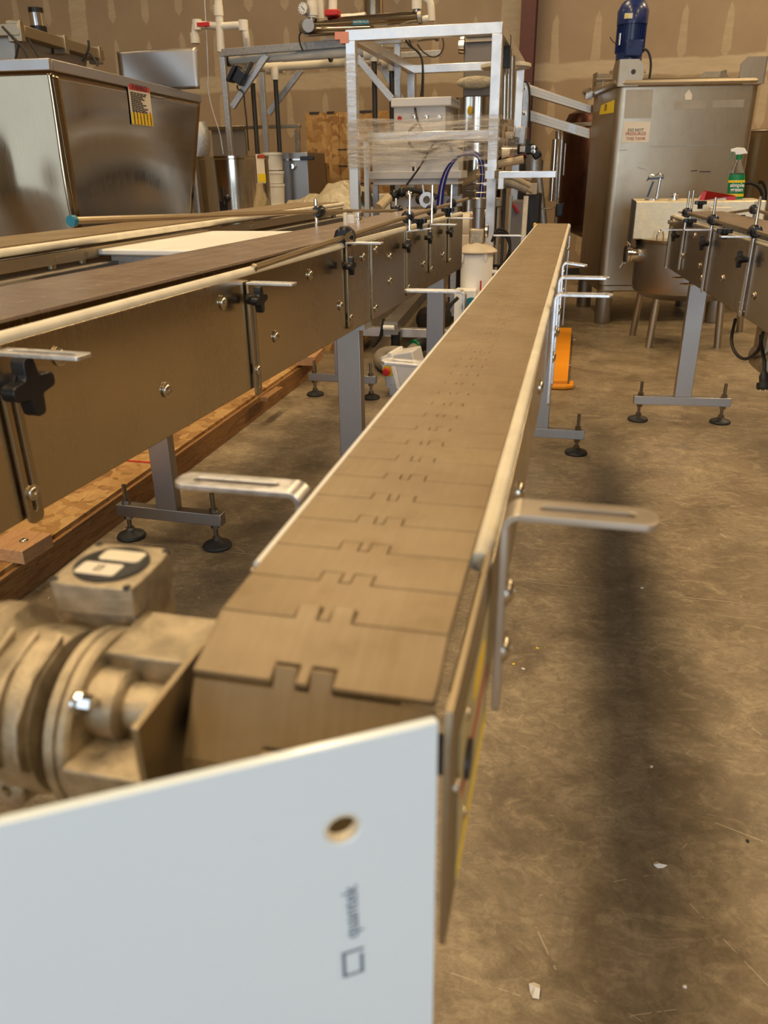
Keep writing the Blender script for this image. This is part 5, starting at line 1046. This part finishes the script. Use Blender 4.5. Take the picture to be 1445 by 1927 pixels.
# steel frame, cabinet and bucket further back
fr = thing('open_steel_frame', 'low rectangular steel frame standing before the back wall, left of strand board', 'frame', PZ(480, 520, 0)); Yf = 7.6
for nm, (x0, x1, y0, y1) in (('top_rail', (374, 564, 236, 243)), ('post', (555, 563, 243, 300)), ('post', (376, 384, 243, 300))): obj(nm, pbox(MB(), x0, x1, y0, y1, Yf, .05), 'steel_panel', fr, bevel=.003)
for px in (559, 380): a = PY(px, 300, Yf); obj('post', MB().box(a.x-.02, a.x+.02, Yf, Yf+.05, 0, a.z), 'steel_panel', fr)
obj('grey_panel', pbox(MB(), 400, 462, 243, 300, Yf+.06, .03), 'steel_dull', fr)
sk = thing('steel_cabinet', 'plain stainless cabinet with one round knob, beside the strand board crate', 'cabinet', PZ(545, 560, 0)); Yc = 6.9
a = PY(503, 330, Yc); b = PY(580, 330, Yc); zt = PY(540, 287, Yc).z
obj('body', MB().box(a.x, b.x, Yc, Yc+.5, .1, zt), 'steel_leg', sk, bevel=.004); obj('drip_edge', MB().box(a.x, b.x+.01, Yc-.02, Yc, PY(540, 302, Yc).z, PY(540, 299, Yc).z), 'steel_drum', sk)
for dx in (.04, b.x-a.x-.04): obj('leg', MB().box(a.x+dx-.02, a.x+dx+.02, Yc+.02, Yc+.06, 0, .1), 'steel_dull', sk)
q = PY(552, 313, Yc); obj('knob', MB().lathe(q, (0, -1, 0), [(.02, 0), (.02, .02), (.024, .03), (.02, .04)], 16), 'chrome', sk)
q = PY(581, 297, Yc-.02); obj('black_latch', MB().box(q.x-.07, q.x+.05, Yc-.05, Yc-.02, q.z-.018, q.z+.012), 'black_plastic', sk, bevel=.004)
bk = thing('white_bucket', 'stack of white plastic buckets standing before the stainless cabinet', 'bucket', PZ(515, 590, 0)); Yb = 6.2; cx2 = PY(517, 350, Yb).x; r2 = .075
for k, (y0, y1) in enumerate(((287, 320), (322, 345), (346, 385))): obj('bucket', MB().lathe((cx2, Yb, PY(517, y1, Yb).z), (0, 0, 1), [(r2*.92, 0), (r2, PY(517, y0, Yb).z-PY(517, y1, Yb).z-.02), (r2*1.06, PY(517, y0, Yb).z-PY(517, y1, Yb).z-.018), (r2*1.06, PY(517, y0, Yb).z-PY(517, y1, Yb).z)], 24), 'pvc', bk)
obj('stand', MB().cyl((cx2, Yb, 0), (cx2, Yb, PY(517, 385, Yb).z), r2*1.1, n=24), 'pvc', bk)
# strand board crate
cr = thing('strand_board_crate', 'tall crate of oriented strand board sheets against the back wall', 'crate', PZ(650, 540, 0)); Yo = 7.9
a = PY(580, 300, Yo); b = PY(738, 300, Yo); zt = PY(640, 211, Yo).z; xm = PY(640, 300, Yo).x; x3 = PY(706, 300, Yo).x
for x0, x1 in ((a.x, xm-.004), (xm, x3-.004), (x3, b.x)): obj('board_sheet', MB().box(x0, x1, Yo, Yo+.02, .02, zt), 'osb', cr)
obj('back_sheet', MB().box(a.x, b.x, Yo+.7, Yo+.72, 0, zt), 'osb', cr); obj('side_sheet', MB().box(a.x-.012, a.x, Yo, Yo+.72, 0, zt), 'osb', cr); obj('side_sheet', MB().box(b.x, b.x+.012, Yo, Yo+.72, 0, zt), 'osb', cr)
for py in (281, 312, 345): z = PY(650, py, Yo).z; obj('strap_band', MB().box(xm-.02, x3, Yo-.004, Yo, z-.006, z+.004), 'dark_metal', cr)
for x0, x1 in ((582, 600), (615, 628), (676, 700)): z = zt; A0 = PY(x0, 211, Yo).x; B0 = PY(x1, 211, Yo).x; obj('top_clip', MB().box(A0, B0, Yo-.006, Yo+.03, z-.012, z+.008), 'dark_metal', cr)
rl = PY(597, 308, 7.62); rb_ = PY(607, 345, 7.62); tag(obj('metal_roll', MB().cyl(rl, (rb_.x, 7.62, .0), .11, n=32), 'steel_drum'), 'rolled steel sheet standing upright behind the clear plastic heap', 'roll')
# heap of plastic sheeting on a low pallet box
ps = thing('plastic_sheeting', 'heap of crumpled clear yellowish plastic sheeting, behind the left conveyors', 'plastic sheet', PY(590, 420, 5.2))
X0 = PY(497, 400, 5.0).x; X1 = PY(664, 400, 5.0).x; zb = PY(580, 425, 5.0).z
sil = [(0, 397), (.1, 378), (.2, 377), (.35, 366), (.45, 369), (.58, 350), (.7, 341), (.8, 343), (.9, 352), (1, 358)]
def hgt_(u):
    for (a, ya), (b, yb_) in zip(sil, sil[1:]):
        if u <= b: return PY(580, ya+(yb_-ya)*(u-a)/(b-a), 5.2).z
    return PY(580, 358, 5.2).z
rn = random.Random(5); cr_ = [(rn.random(), rn.random(), rn.random()*PI, rn.uniform(.03, .09)) for _ in range(26)]
def heap(u, v):
    h = hgt_(u); t_ = v; prof_ = math.sin(min(1, t_*1.5)*PI/2)*(1 if t_ < .8 else 1-(t_-.8)*2)
    z = zb-.1+(h-zb+.1)*prof_; f = 0
    for a, b, th_, w in cr_:
        d = abs((u-a)*math.cos(th_)+(v-b)*math.sin(th_)); f += max(0, 1-d/w)*.018*math.exp(-((u-a)**2+(v-b)**2)/.05)
    return Vector((X0+(X1-X0)*u, 4.85+.75*v-f*.8, z+(f-.01)*(1 if t_ < .66 else .2)))
obj('sheet', MB().grid(heap, 70, 50), 'plastic_sheet', ps, ang=180, solid=.002)
obj('pallet_box', MB().box(X0+.03, X1-.03, 4.92, 5.5, 0, zb-.05), 'osb', ps)
# ------------------------------------------------------------------ piping rack
rk = thing('piping_rack', 'galvanised strut rack carrying white water pipes and slanting braces', 'rack', PZ(500, 560, 0))
rY = 6.4; h0 = PY(417, 100, rY); h1 = PZ(757, 73, h0.z)
def st(a, b, w=.041, mat='galvanised', nm='strut'): return obj(nm, MB().beam(a, b, w, w), mat, rk, bevel=.002)
st(h0, h1, .05)
e0 = PY(505, 118, rY+.75); e1 = PZ(830, 100, e0.z); st(e0, e1, .04)
def pst(px, py, Y, z0=0., w=.041, px2=None):
    a = PY(px, py, Y); return obj('post', MB().box(a.x-w/2, a.x+w/2, Y-w/2, Y+w/2, z0, a.z), 'galvanised', rk, bevel=.002)
pst(419, 103, rY); pst(492, 132, rY+.55); pst(748, 76, h1.y+.04); pst(778, 130, h1.y+.8)
for (px, py, Y) in ((475, 152, rY+.15), (518, 145, rY+.35), (704, 110, h1.y+.0), (737, 128, h1.y+.15)): a = PY(px, py, Y); obj('down_pipe', MB().cyl((a.x, Y, 0), a, .019, n=12), 'dark_metal', rk); obj('pipe_adapter', MB().cyl(a-Vector((0, 0, .02)), a+Vector((0, 0, .07)), .032, n=14), 'pvc', rk)
for (a, b, Y) in (((502, 103), (437, 202), rY-.05), ((567, 131), (505, 214), rY+.5), ((672, 108), (738, 187), h1.y-.05), ((715, 120), (760, 195), h1.y+.6)): obj('brace', MB().beam(PY(*a, Y), PY(*b, Y), .045, .03, (0, 1, 0)), 'galvanised', rk, bevel=.002)
def pipe(pts, r=.030, smooth=1, Y=None): return obj('white_pipe', MB().tube([PY(p[0], p[1], p[2]) for p in pts], r, 14, smooth), 'pvc', rk)
pipe([(432, 113, rY+.1), (690, 96, h1.y+.05)], .034, 0); pipe([(487, 128, rY+.4), (740, 113, h1.y+.45)], .030, 0)
pipe([(410, -12, rY), (416, 98, rY)], .030, 0); pipe([(368, 80, rY), (366, 48, rY), (372, 47, rY), (412, 49, rY)], .026, 1); pipe([(412, 50, rY), (455, 47, rY), (460, 51, rY), (464, 75, rY), (468, 128, rY+.2)], .026, 1)
for (x, y) in ((367, 72), (411, 20), (371, 47), (458, 48)): q = PY(x, y, rY); obj('pipe_collar', MB().cyl(q-Vector((0, 0, .035)), q+Vector((0, 0, .035)), .036, n=16), 'pvc', rk)
for (x, y, Y) in ((472, 118, rY+.2), (517, 128, rY+.4), (704, 100, h1.y), (737, 118, h1.y+.3)): q = PY(x, y, Y); obj('pipe_tee', MB().cyl(q-Vector((.07, 0, 0)), q+Vector((.07, 0, .005)), .042, n=16), 'pvc', rk)
q = PY(388, 48, rY-.04); obj('red_valve_handle', MB().cyl(q, q+Vector((0, -.05, 0)), .012).box(q.x-.05, q.x+.05, q.y-.06, q.y-.045, q.z-.014, q.z+.014), 'red_paint', rk, bevel=.003)
obj('pipe_clamp', MB().cyl(PY(620, 103, rY-.1), PY(624, 103, rY-.1), .048, n=18), 'dark_metal', rk); obj('pipe_clamp', MB().cyl(PY(428, 113, rY+.1), PY(433, 113, rY+.1), .045, n=18), 'dark_metal', rk)
fl = thing('flood_lamp', 'small black flood lamp clamped under the rack, with hanging cord', 'lamp', PY(455, 160, rY-.1))
q = PY(451, 144, rY-.1); R0 = Matrix.Rotation(.6, 3, 'Y'); obj('housing', MB().obox(q, (.09, .07, .10), R0).obox(q+Vector((-.045, -.0, .02)), (.03, .12, .13), R0), 'black_plastic', fl, bevel=.006); obj('bracket', MB().beam(q+Vector((.03, 0, -.02)), q+Vector((.11, 0, .09)), .03, .02), 'dark_metal', fl)
obj('cord', MB().tube([PY(*p, rY-.1) for p in ((447, 160), (446, 168), (459, 172), (460, 195), (464, 225), (466, 260), (468, 284))], .006, 6, 2), 'black_rubber', fl)
tag(obj('hanging_wire', MB().tube([PY(*p, 6.8) for p in ((384, -20), (388, 60), (392, 140), (390, 165), (400, 210), (414, 250), (420, 290))], .004, 6, 2), 'aluminium'), 'thin pale wire hanging down in front of the back wall', 'wire')
# sterilizer tubes and fittings on top
uv = thing('filter_housing', 'two long shiny steel filter tubes lying on the rack, with blue label', 'filter housing', PY(680, 60, 6.2))
uY0, uY1 = 6.25, 5.9
def ut(nm, a, b, r, mat='steel_drum', Y0=uY0, Y1=uY1): return obj(nm, MB().cyl(PY(*a, Y0), PY(*b, Y1), r, n=24), mat, uv)
t1 = ut('steel_tube', (577, 48), (789, 32), .036); t2 = ut('steel_tube', (577, 57), (700, 53), .022); ut('steel_tube', (575, 66), (640, 62), .014)
ut('steel_tube', (755, 73), (822, 66), .030, 'steel_drum', 6.5, 6.4); ut('end_cap', (572, 48), (580, 48), .040, 'steel_dull'); ut('end_cap', (787, 32), (794, 31), .042, 'steel_dull', uY1, uY1); ut('black_gland', (568, 57), (577, 56), .022, 'black_plastic')
ut('end_cap', (820, 66), (826, 66), .04, 'steel_dull', 6.4, 6.4)
A0 = PY(664, 38, 6.01); B0 = PY(695, 37, 6.01); C0 = PY(695, 45, 6.01); D0 = PY(664, 47, 6.01)
lb = obj('blue_label', MB().hexa([D0, C0, C0+Vector((0, .004, 0)), D0+Vector((0, .004, 0)), A0, B0, B0+Vector((0, .004, 0)), A0+Vector((0, .004, 0))]), 'teal_paint', uv)
text('label_word', 'MASTER FLUX', .018, (A0+C0)/2+Vector((0, -.003, 0)), (B0-A0), (0, 0, 1), 'white_plastic', lb, .0005)
obj('blue_label', MB().box(0, 0, 0, 0, 0, 0), 'teal_paint', uv) if 0 else None
def fit(pts, Y, r, mat='pvc', nm='white_pipe', sm=0): return obj(nm, MB().tube([PY(p[0], p[1], Y) for p in pts], r, 12, sm), mat, uv)
fit([(587, -15), (587, 34)], 6.2, .036); fit([(586, 8), (587, 30)], 6.2, .042, 'pvc', 'pipe_collar'); fit([(587, 34), (588, 42)], 6.2, .022, 'lens_blue' if 0 else 'chrome', 'nipple')
fit([(601, -15), (603, 38)], 6.35, .030); fit([(627, -15), (626, 26)], 6.3, .032); fit([(620, 38), (660, 35)], 6.25, .032); fit([(655, 36), (688, 32)], 6.2, .030)
q = PY(629, 27, 6.2); obj('red_valve_handle', MB().box(q.x-.05, q.x+.05, 6.12, 6.2, q.z-.02, q.z+.02).cyl((q.x, 6.2, q.z-.06), (q.x, 6.2, q.z), .02), 'red_paint', uv, bevel=.008)
fit([(784, -15), (784, 18)], 5.9, .034); fit([(784, 18), (784, 27)], 5.9, .018, 'chrome', 'nipple'); fit([(798, -5), (806, 0), (811, 8), (812, 40)], 6.1, .026, 'pvc', 'white_pipe', 1)
fit([(795, 36), (806, 34)], 5.9, .018)
gg = PY(573, 17, 6.15); ga = obj('pressure_gauge', MB().lathe(gg, (-.15, -1, 0), [(.038, 0), (.040, .01), (.040, .03)], 28), 'steel_dull', uv); obj('gauge_face', MB().lathe(gg+Vector((-.004, -.0305, 0)), (-.15, -1, 0), [(.035, 0), (.035, .001)], 28), 'white_plastic', ga)
for k in range(9): a = -.8+k*.6+PI/2; o = gg+Vector((-.005, -.033, 0)); obj('gauge_tick', MB().beam(o+Vector((math.cos(a)*.024, 0, math.sin(a)*.024)), o+Vector((math.cos(a)*.031, 0, math.sin(a)*.031)), .004, .001, (0, 1, 0)), 'ink', ga)
obj('gauge_needle', MB().beam(gg+Vector((-.012, -.0345, .012)), gg+Vector((.012, -.0345, -.014)), .004, .001, (0, 1, 0)), 'ink', ga)
obj('mounting_plate', slab(MB(), (606, 72), (760, 62), (610, 86), (770, 90), 6.6, .06), 'steel_dull', uv)
obj('lead', MB().tube([PY(*p, 6.2) for p in ((568, 57), (562, 68), (565, 85), (570, 95))], .006, 6, 2), 'black_rubber', uv)
obj('lead', MB().tube([PY(*p, 6.0) for p in ((828, 62), (836, 80), (832, 100), (815, 110), (795, 98), (785, 83))], .005, 6, 2), 'dark_metal', uv)
obj('lead', MB().tube([PY(*p, 6.0) for p in ((760, 66), (768, 85), (785, 95), (796, 112), (795, 160), (792, 182))], .008, 6, 2), 'black_rubber', uv)
obj('lead', MB().tube([PY(*p, 5.9) for p in ((768, 70), (775, 90), (790, 98), (797, 125), (796, 182))], .006, 6, 2), 'black_rubber', uv)
tag(obj('vent_duct', MB().cyl((PY(703, 20, 7.6).x, 7.6, PY(703, 34, 7.6).z), (PY(703, 20, 7.6).x, 7.6, 5.6), .085, n=28), 'steel_drum'), 'round shiny steel vent duct rising to the ceiling behind the filter tubes', 'duct')
# ------------------------------------------------------------------ under the frame: white panel with blue label, hoses, valves
wb = thing('white_carton', 'white carton with small blue label behind the frame', 'carton', PY(700, 400, 7.2)); a = PY(675, 380, 7.2); b = PY(748, 380, 7.2)
obj('box', MB().box(a.x, b.x, 7.2, 7.6, 0, PY(700, 367, 7.2).z), 'panel_white' if 0 else 'white_plastic', wb); q = PY(691, 383, 7.2); lb = obj('blue_label', MB().box(PY(680, 383, 7.2).x, PY(703, 383, 7.2).x, 7.194, 7.2, q.z-.018, q.z+.018), 'lens_blue', wb); text('label_word', 'Uline', .035, (q.x, 7.19, q.z), (1, 0, 0), (0, 0, 1), 'white_plastic', lb, .001)
tag(obj('yellow_hose', MB().cyl(PY(712, 392, 5.0), PY(731, 372, 5.1), .030, n=14), 'tan_hose'), 'short yellowish hose end slanting upward behind the left conveyor', 'hose')
vg = thing('valve_group', 'cluster of black and chrome sanitary valves under the pale cabinet', 'valve', PY(770, 385, 5.1))
for (x, y, r, mt) in ((742, 368, .035, 'black_plastic'), (756, 362, .03, 'black_plastic'), (770, 366, .03, 'chrome'), (790, 375, .03, 'dark_metal')): obj('valve_body', MB().sphere(PY(x, y, 5.15), r, 12), mt, vg)
obj('hose_tail', MB().tube([PY(*p, 5.15) for p in ((735, 372), (750, 362), (772, 356), (800, 362), (822, 372))], .018, 8, 2), 'black_rubber', vg)
q = PY(804, 376, 5.0); obj('ring_clamp', MB().lathe(q, (0, -1, 0), [(.022, 0), (.045, .0), (.045, .025), (.022, .025), (.022, 0)], 28, caps=False), 'aluminium', vg); obj('clamp_screw', MB().cyl(q+Vector((-.02, -.01, .035)), q+Vector((-.028, -.01, .085)), .007), 'aluminium', vg)
obj('manifold_bar', MB().beam(PY(738, 380, 5.3), PY(870, 378, 5.3), .05, .06), 'steel_dull', vg)
for px, py in ((678, 408), (687, 410)): pass
nz_ = thing('nozzle_fitting', 'small clear and chrome threaded fitting standing on the left conveyor', 'fitting', FR['slat_top_conveyor'] @ LA(674, 424, -.20))
q = FR['slat_top_conveyor'] @ LA(674, 414, -.16); obj('body', MB().lathe(q-Vector((0, 0, .012)), (0, 0, 1), [(.020, 0), (.020, .008), (.014, .01), (.014, .02), (.019, .022), (.019, .034), (.01, .036)], 18), 'chrome', nz_)
q = FR['slat_top_conveyor'] @ LA(661, 414, -.16); obj('white_nut', MB().cyl(q-Vector((0, 0, .012)), q+Vector((0, 0, .014)), .011, n=6), 'white_plastic', nz_); q = FR['slat_top_conveyor'] @ LA(650, 416, -.15); obj('pale_tube', MB().cyl(q-Vector((0, 0, .012)), q+Vector((0, 0, .022)), .006, n=10), 'pvc', nz_)
# ------------------------------------------------------------------ things on the floor between the conveyors
bx_ = thing('switch_box', 'white tilted switch box with red and yellow emergency stop button, on the floor', 'switch box', PZ(745, 745, 0))
f0 = PZ(742, 742, 0); Rb = Matrix.Rotation(math.radians(-8), 3, 'Z') @ Matrix.Rotation(math.radians(-14), 3, 'Y')
zc = .20; c = PY(752, 694, f0.y+.05)
obj('front_case', MB().obox(c+Rb @ Vector((-.045, 0, 0)), (.055, .13, .17), Rb), 'light_grey_plastic', bx_, bevel=.008); obj('middle_rim', MB().obox(c+Rb @ Vector((.0, 0, 0.006)), (.025, .17, .20), Rb), 'white_plastic', bx_, bevel=.006); obj('rear_case', MB().obox(c+Rb @ Vector((.065, 0, .0)), (.11, .15, .18), Rb), 'light_grey_plastic', bx_, bevel=.008)
o = c+Rb @ Vector((-.073, -.03, .0)); ax_ = Rb @ Vector((-1, 0, 0)); 
fc = c+Rb @ Vector((-.04, -.066, .01)); fx = Rb @ Vector((0, -1, 0))
obj('yellow_collar', MB().cyl(fc, fc+fx*.006, .030, n=24), 'yellow_paint', bx_); obj('red_button', MB().lathe(fc+fx*.005, fx, [(.012, 0), (.012, .012), (.02, .016), (.02, .026), (.015, .03)], 24), 'red_paint', bx_); obj('cable_gland', MB().cyl(c+Rb @ Vector((-.04, -.05, -.08)), c+Rb @ Vector((-.04, -.05, -.12)), .010, n=12), 'bolt_steel', bx_)
obj('base_bar', MB().box(f0.x-.02, f0.x+.14, f0.y-.03, f0.y+.03, 0, .055), 'galvanised', bx_, bevel=.002); obj('mount_arm', MB().beam((f0.x+.04, f0.y, .05), c+Rb @ Vector((.0, 0, -.08)), .02, .02), 'galvanised', bx_)
gh = thing('suction_hose', 'fat translucent grey hose coiled on the floor behind the white switch box', 'hose', PZ(740, 690, 0))
obj('hose', MB().tube([PZ(*p, .045) for p in ((765, 668), (745, 662), (722, 664), (713, 673), (718, 684), (735, 692), (752, 690), (766, 678), (775, 660), (790, 650))], .040, 14, 2), 'grey_hose', gh)
a, b = PZ(782, 652, .06), PZ(796, 646, .07); obj('black_collar', MB().cyl(a, b, .048, n=18), 'black_rubber', gh); obj('green_band', MB().cyl(a-(b-a)*.2, a+(b-a)*.1, .046, n=18), 'green_plastic', gh)
obj('thin_cable', MB().tube([PZ(*p, .05) for p in ((762, 684), (775, 668), (790, 664), (802, 674), (806, 690))], .009, 8, 2), 'black_rubber', gh); obj('orange_fitting', MB().cyl(PZ(775, 676, .04), PZ(792, 674, .04), .03, n=14), 'lumber_light', gh)
bd = thing('beam_cart', 'low dark machine base with rollers, behind the left conveyor joint', 'cart', PZ(780, 600, 0)); a = PZ(735, 612, .2); b = PZ(850, 560, .2)
obj('base_rail', MB().beam((a.x, a.y, .18), (b.x-.3, b.y+.4, .18), .09, .08), 'steel_dull', bd); obj('white_roller', MB().cyl((a.x-.04, a.y-.03, .19), (a.x+.03, a.y-.03, .19), .016), 'white_plastic', bd); obj('dark_motor', MB().lathe((a.x+.15, a.y+.4, .16), (.3, 1, 0), [(.05, 0), (.09, .03), (.09, .3), (.05, .33)], 20), 'dark_metal', bd)
for dx, dy in ((.02, .05), (.5, 1.1)): obj('foot', MB().cyl((a.x+dx, a.y+dy, 0), (a.x+dx, a.y+dy, .15), .03), 'black_rubber', bd)
tag(obj('hanging_lead', MB().tube([PY(*p, 4.86) for p in ((722, 600), (719, 618), (716, 635), (706, 648), (700, 652))], .010, 8, 2), 'black_rubber'), 'black lead drooping over the frame base rail to the floor', 'cable')
# litter on the floor
def litter(px, py, sx, sy, h, mat, label, seed=0, cat='scrap'):
    p = PZ(px, py, 0); rn_ = random.Random(seed); n_ = 7; vs = [Vector((p.x, p.y, h*1.1))]
    for k in range(n_): a = 2*PI*k/n_; r = rn_.uniform(.6, 1.1); vs.append(Vector((p.x+sx*r*math.cos(a), p.y+sy*r*math.sin(a), h*rn_.uniform(.05, 1))))
    vs += [Vector((v.x, v.y, max(.0, v.z-.0012))) for v in vs]; m_ = n_+1
    fs = [(0, 1+k, 1+(k+1) % n_) for k in range(n_)]+[(m_, m_+1+(k+1) % n_, m_+1+k) for k in range(n_)]+[(1+k, m_+1+k, m_+1+(k+1) % n_, 1+(k+1) % n_) for k in range(n_)]
    return tag(obj('paper_scrap', MB().add(vs, fs), mat, flat=True), label, cat, 'scraps littering the floor')
litter(1006, 1866, .011, .013, .010, 'paper', 'crumpled pale paper scrap on the floor, lowest one in the photo', 1); litter(1240, 1630, .012, .006, .006, 'paper', 'torn folded grey paper scrap on the floor, right of the dark shadow', 2)
litter(1406, 1583, .004, .004, .004, 'ink', 'small dark purple bean sized bit on the floor near right edge', 3); litter(1012, 1220, .005, .003, .003, 'yellow_paint', 'upper one of two tiny orange crumbs beside the conveyor', 4)
litter(966, 1250, .004, .0025, .003, 'yellow_paint', 'lower one of two tiny orange crumbs beside the conveyor', 5); litter(984, 1259, .005, .006, .003, 'paper', 'pale rounded chip right below the lower orange crumb', 6)
litter(1208, 1107, .008, .005, .004, 'paper', 'small triangular pale chip next to the floor joint', 7); litter(1226, 1443, .004, .006, .003, 'paper', 'slim pale chip lying inside the dark shadow band', 8); litter(1288, 1857, .004, .004, .003, 'paper', 'tiny pale chip in the lower right floor area', 9)
for k, (x, y) in enumerate(((768, 694), (720, 684), (1072, 688), (1080, 640))): litter(x, y, .009, .008, .005, 'white_plastic', ('tiny white crumb beside the coiled grey hose', 'white crumb left of the coiled grey hose', 'white crumb just right of the orange beam', 'white crumb farther along the orange beam')[k], 20+k)
sc.view_settings.view_transform = 'Standard'; sc.view_settings.look = 'None'; sc.view_settings.exposure = 0.0; sc.view_settings.gamma = 1.0; sc.view_settings.use_curve_mapping = False
try: sc.cycles.use_denoising = True
except Exception: pass
sc.cycles.max_bounces = 8; sc.cycles.diffuse_bounces = 4; sc.cycles.glossy_bounces = 5; sc.cycles.transmission_bounces = 6; sc.cycles.transparent_max_bounces = 12
sc.cycles.caustics_reflective = False; sc.cycles.caustics_refractive = False; sc.cycles.sample_clamp_indirect = 6
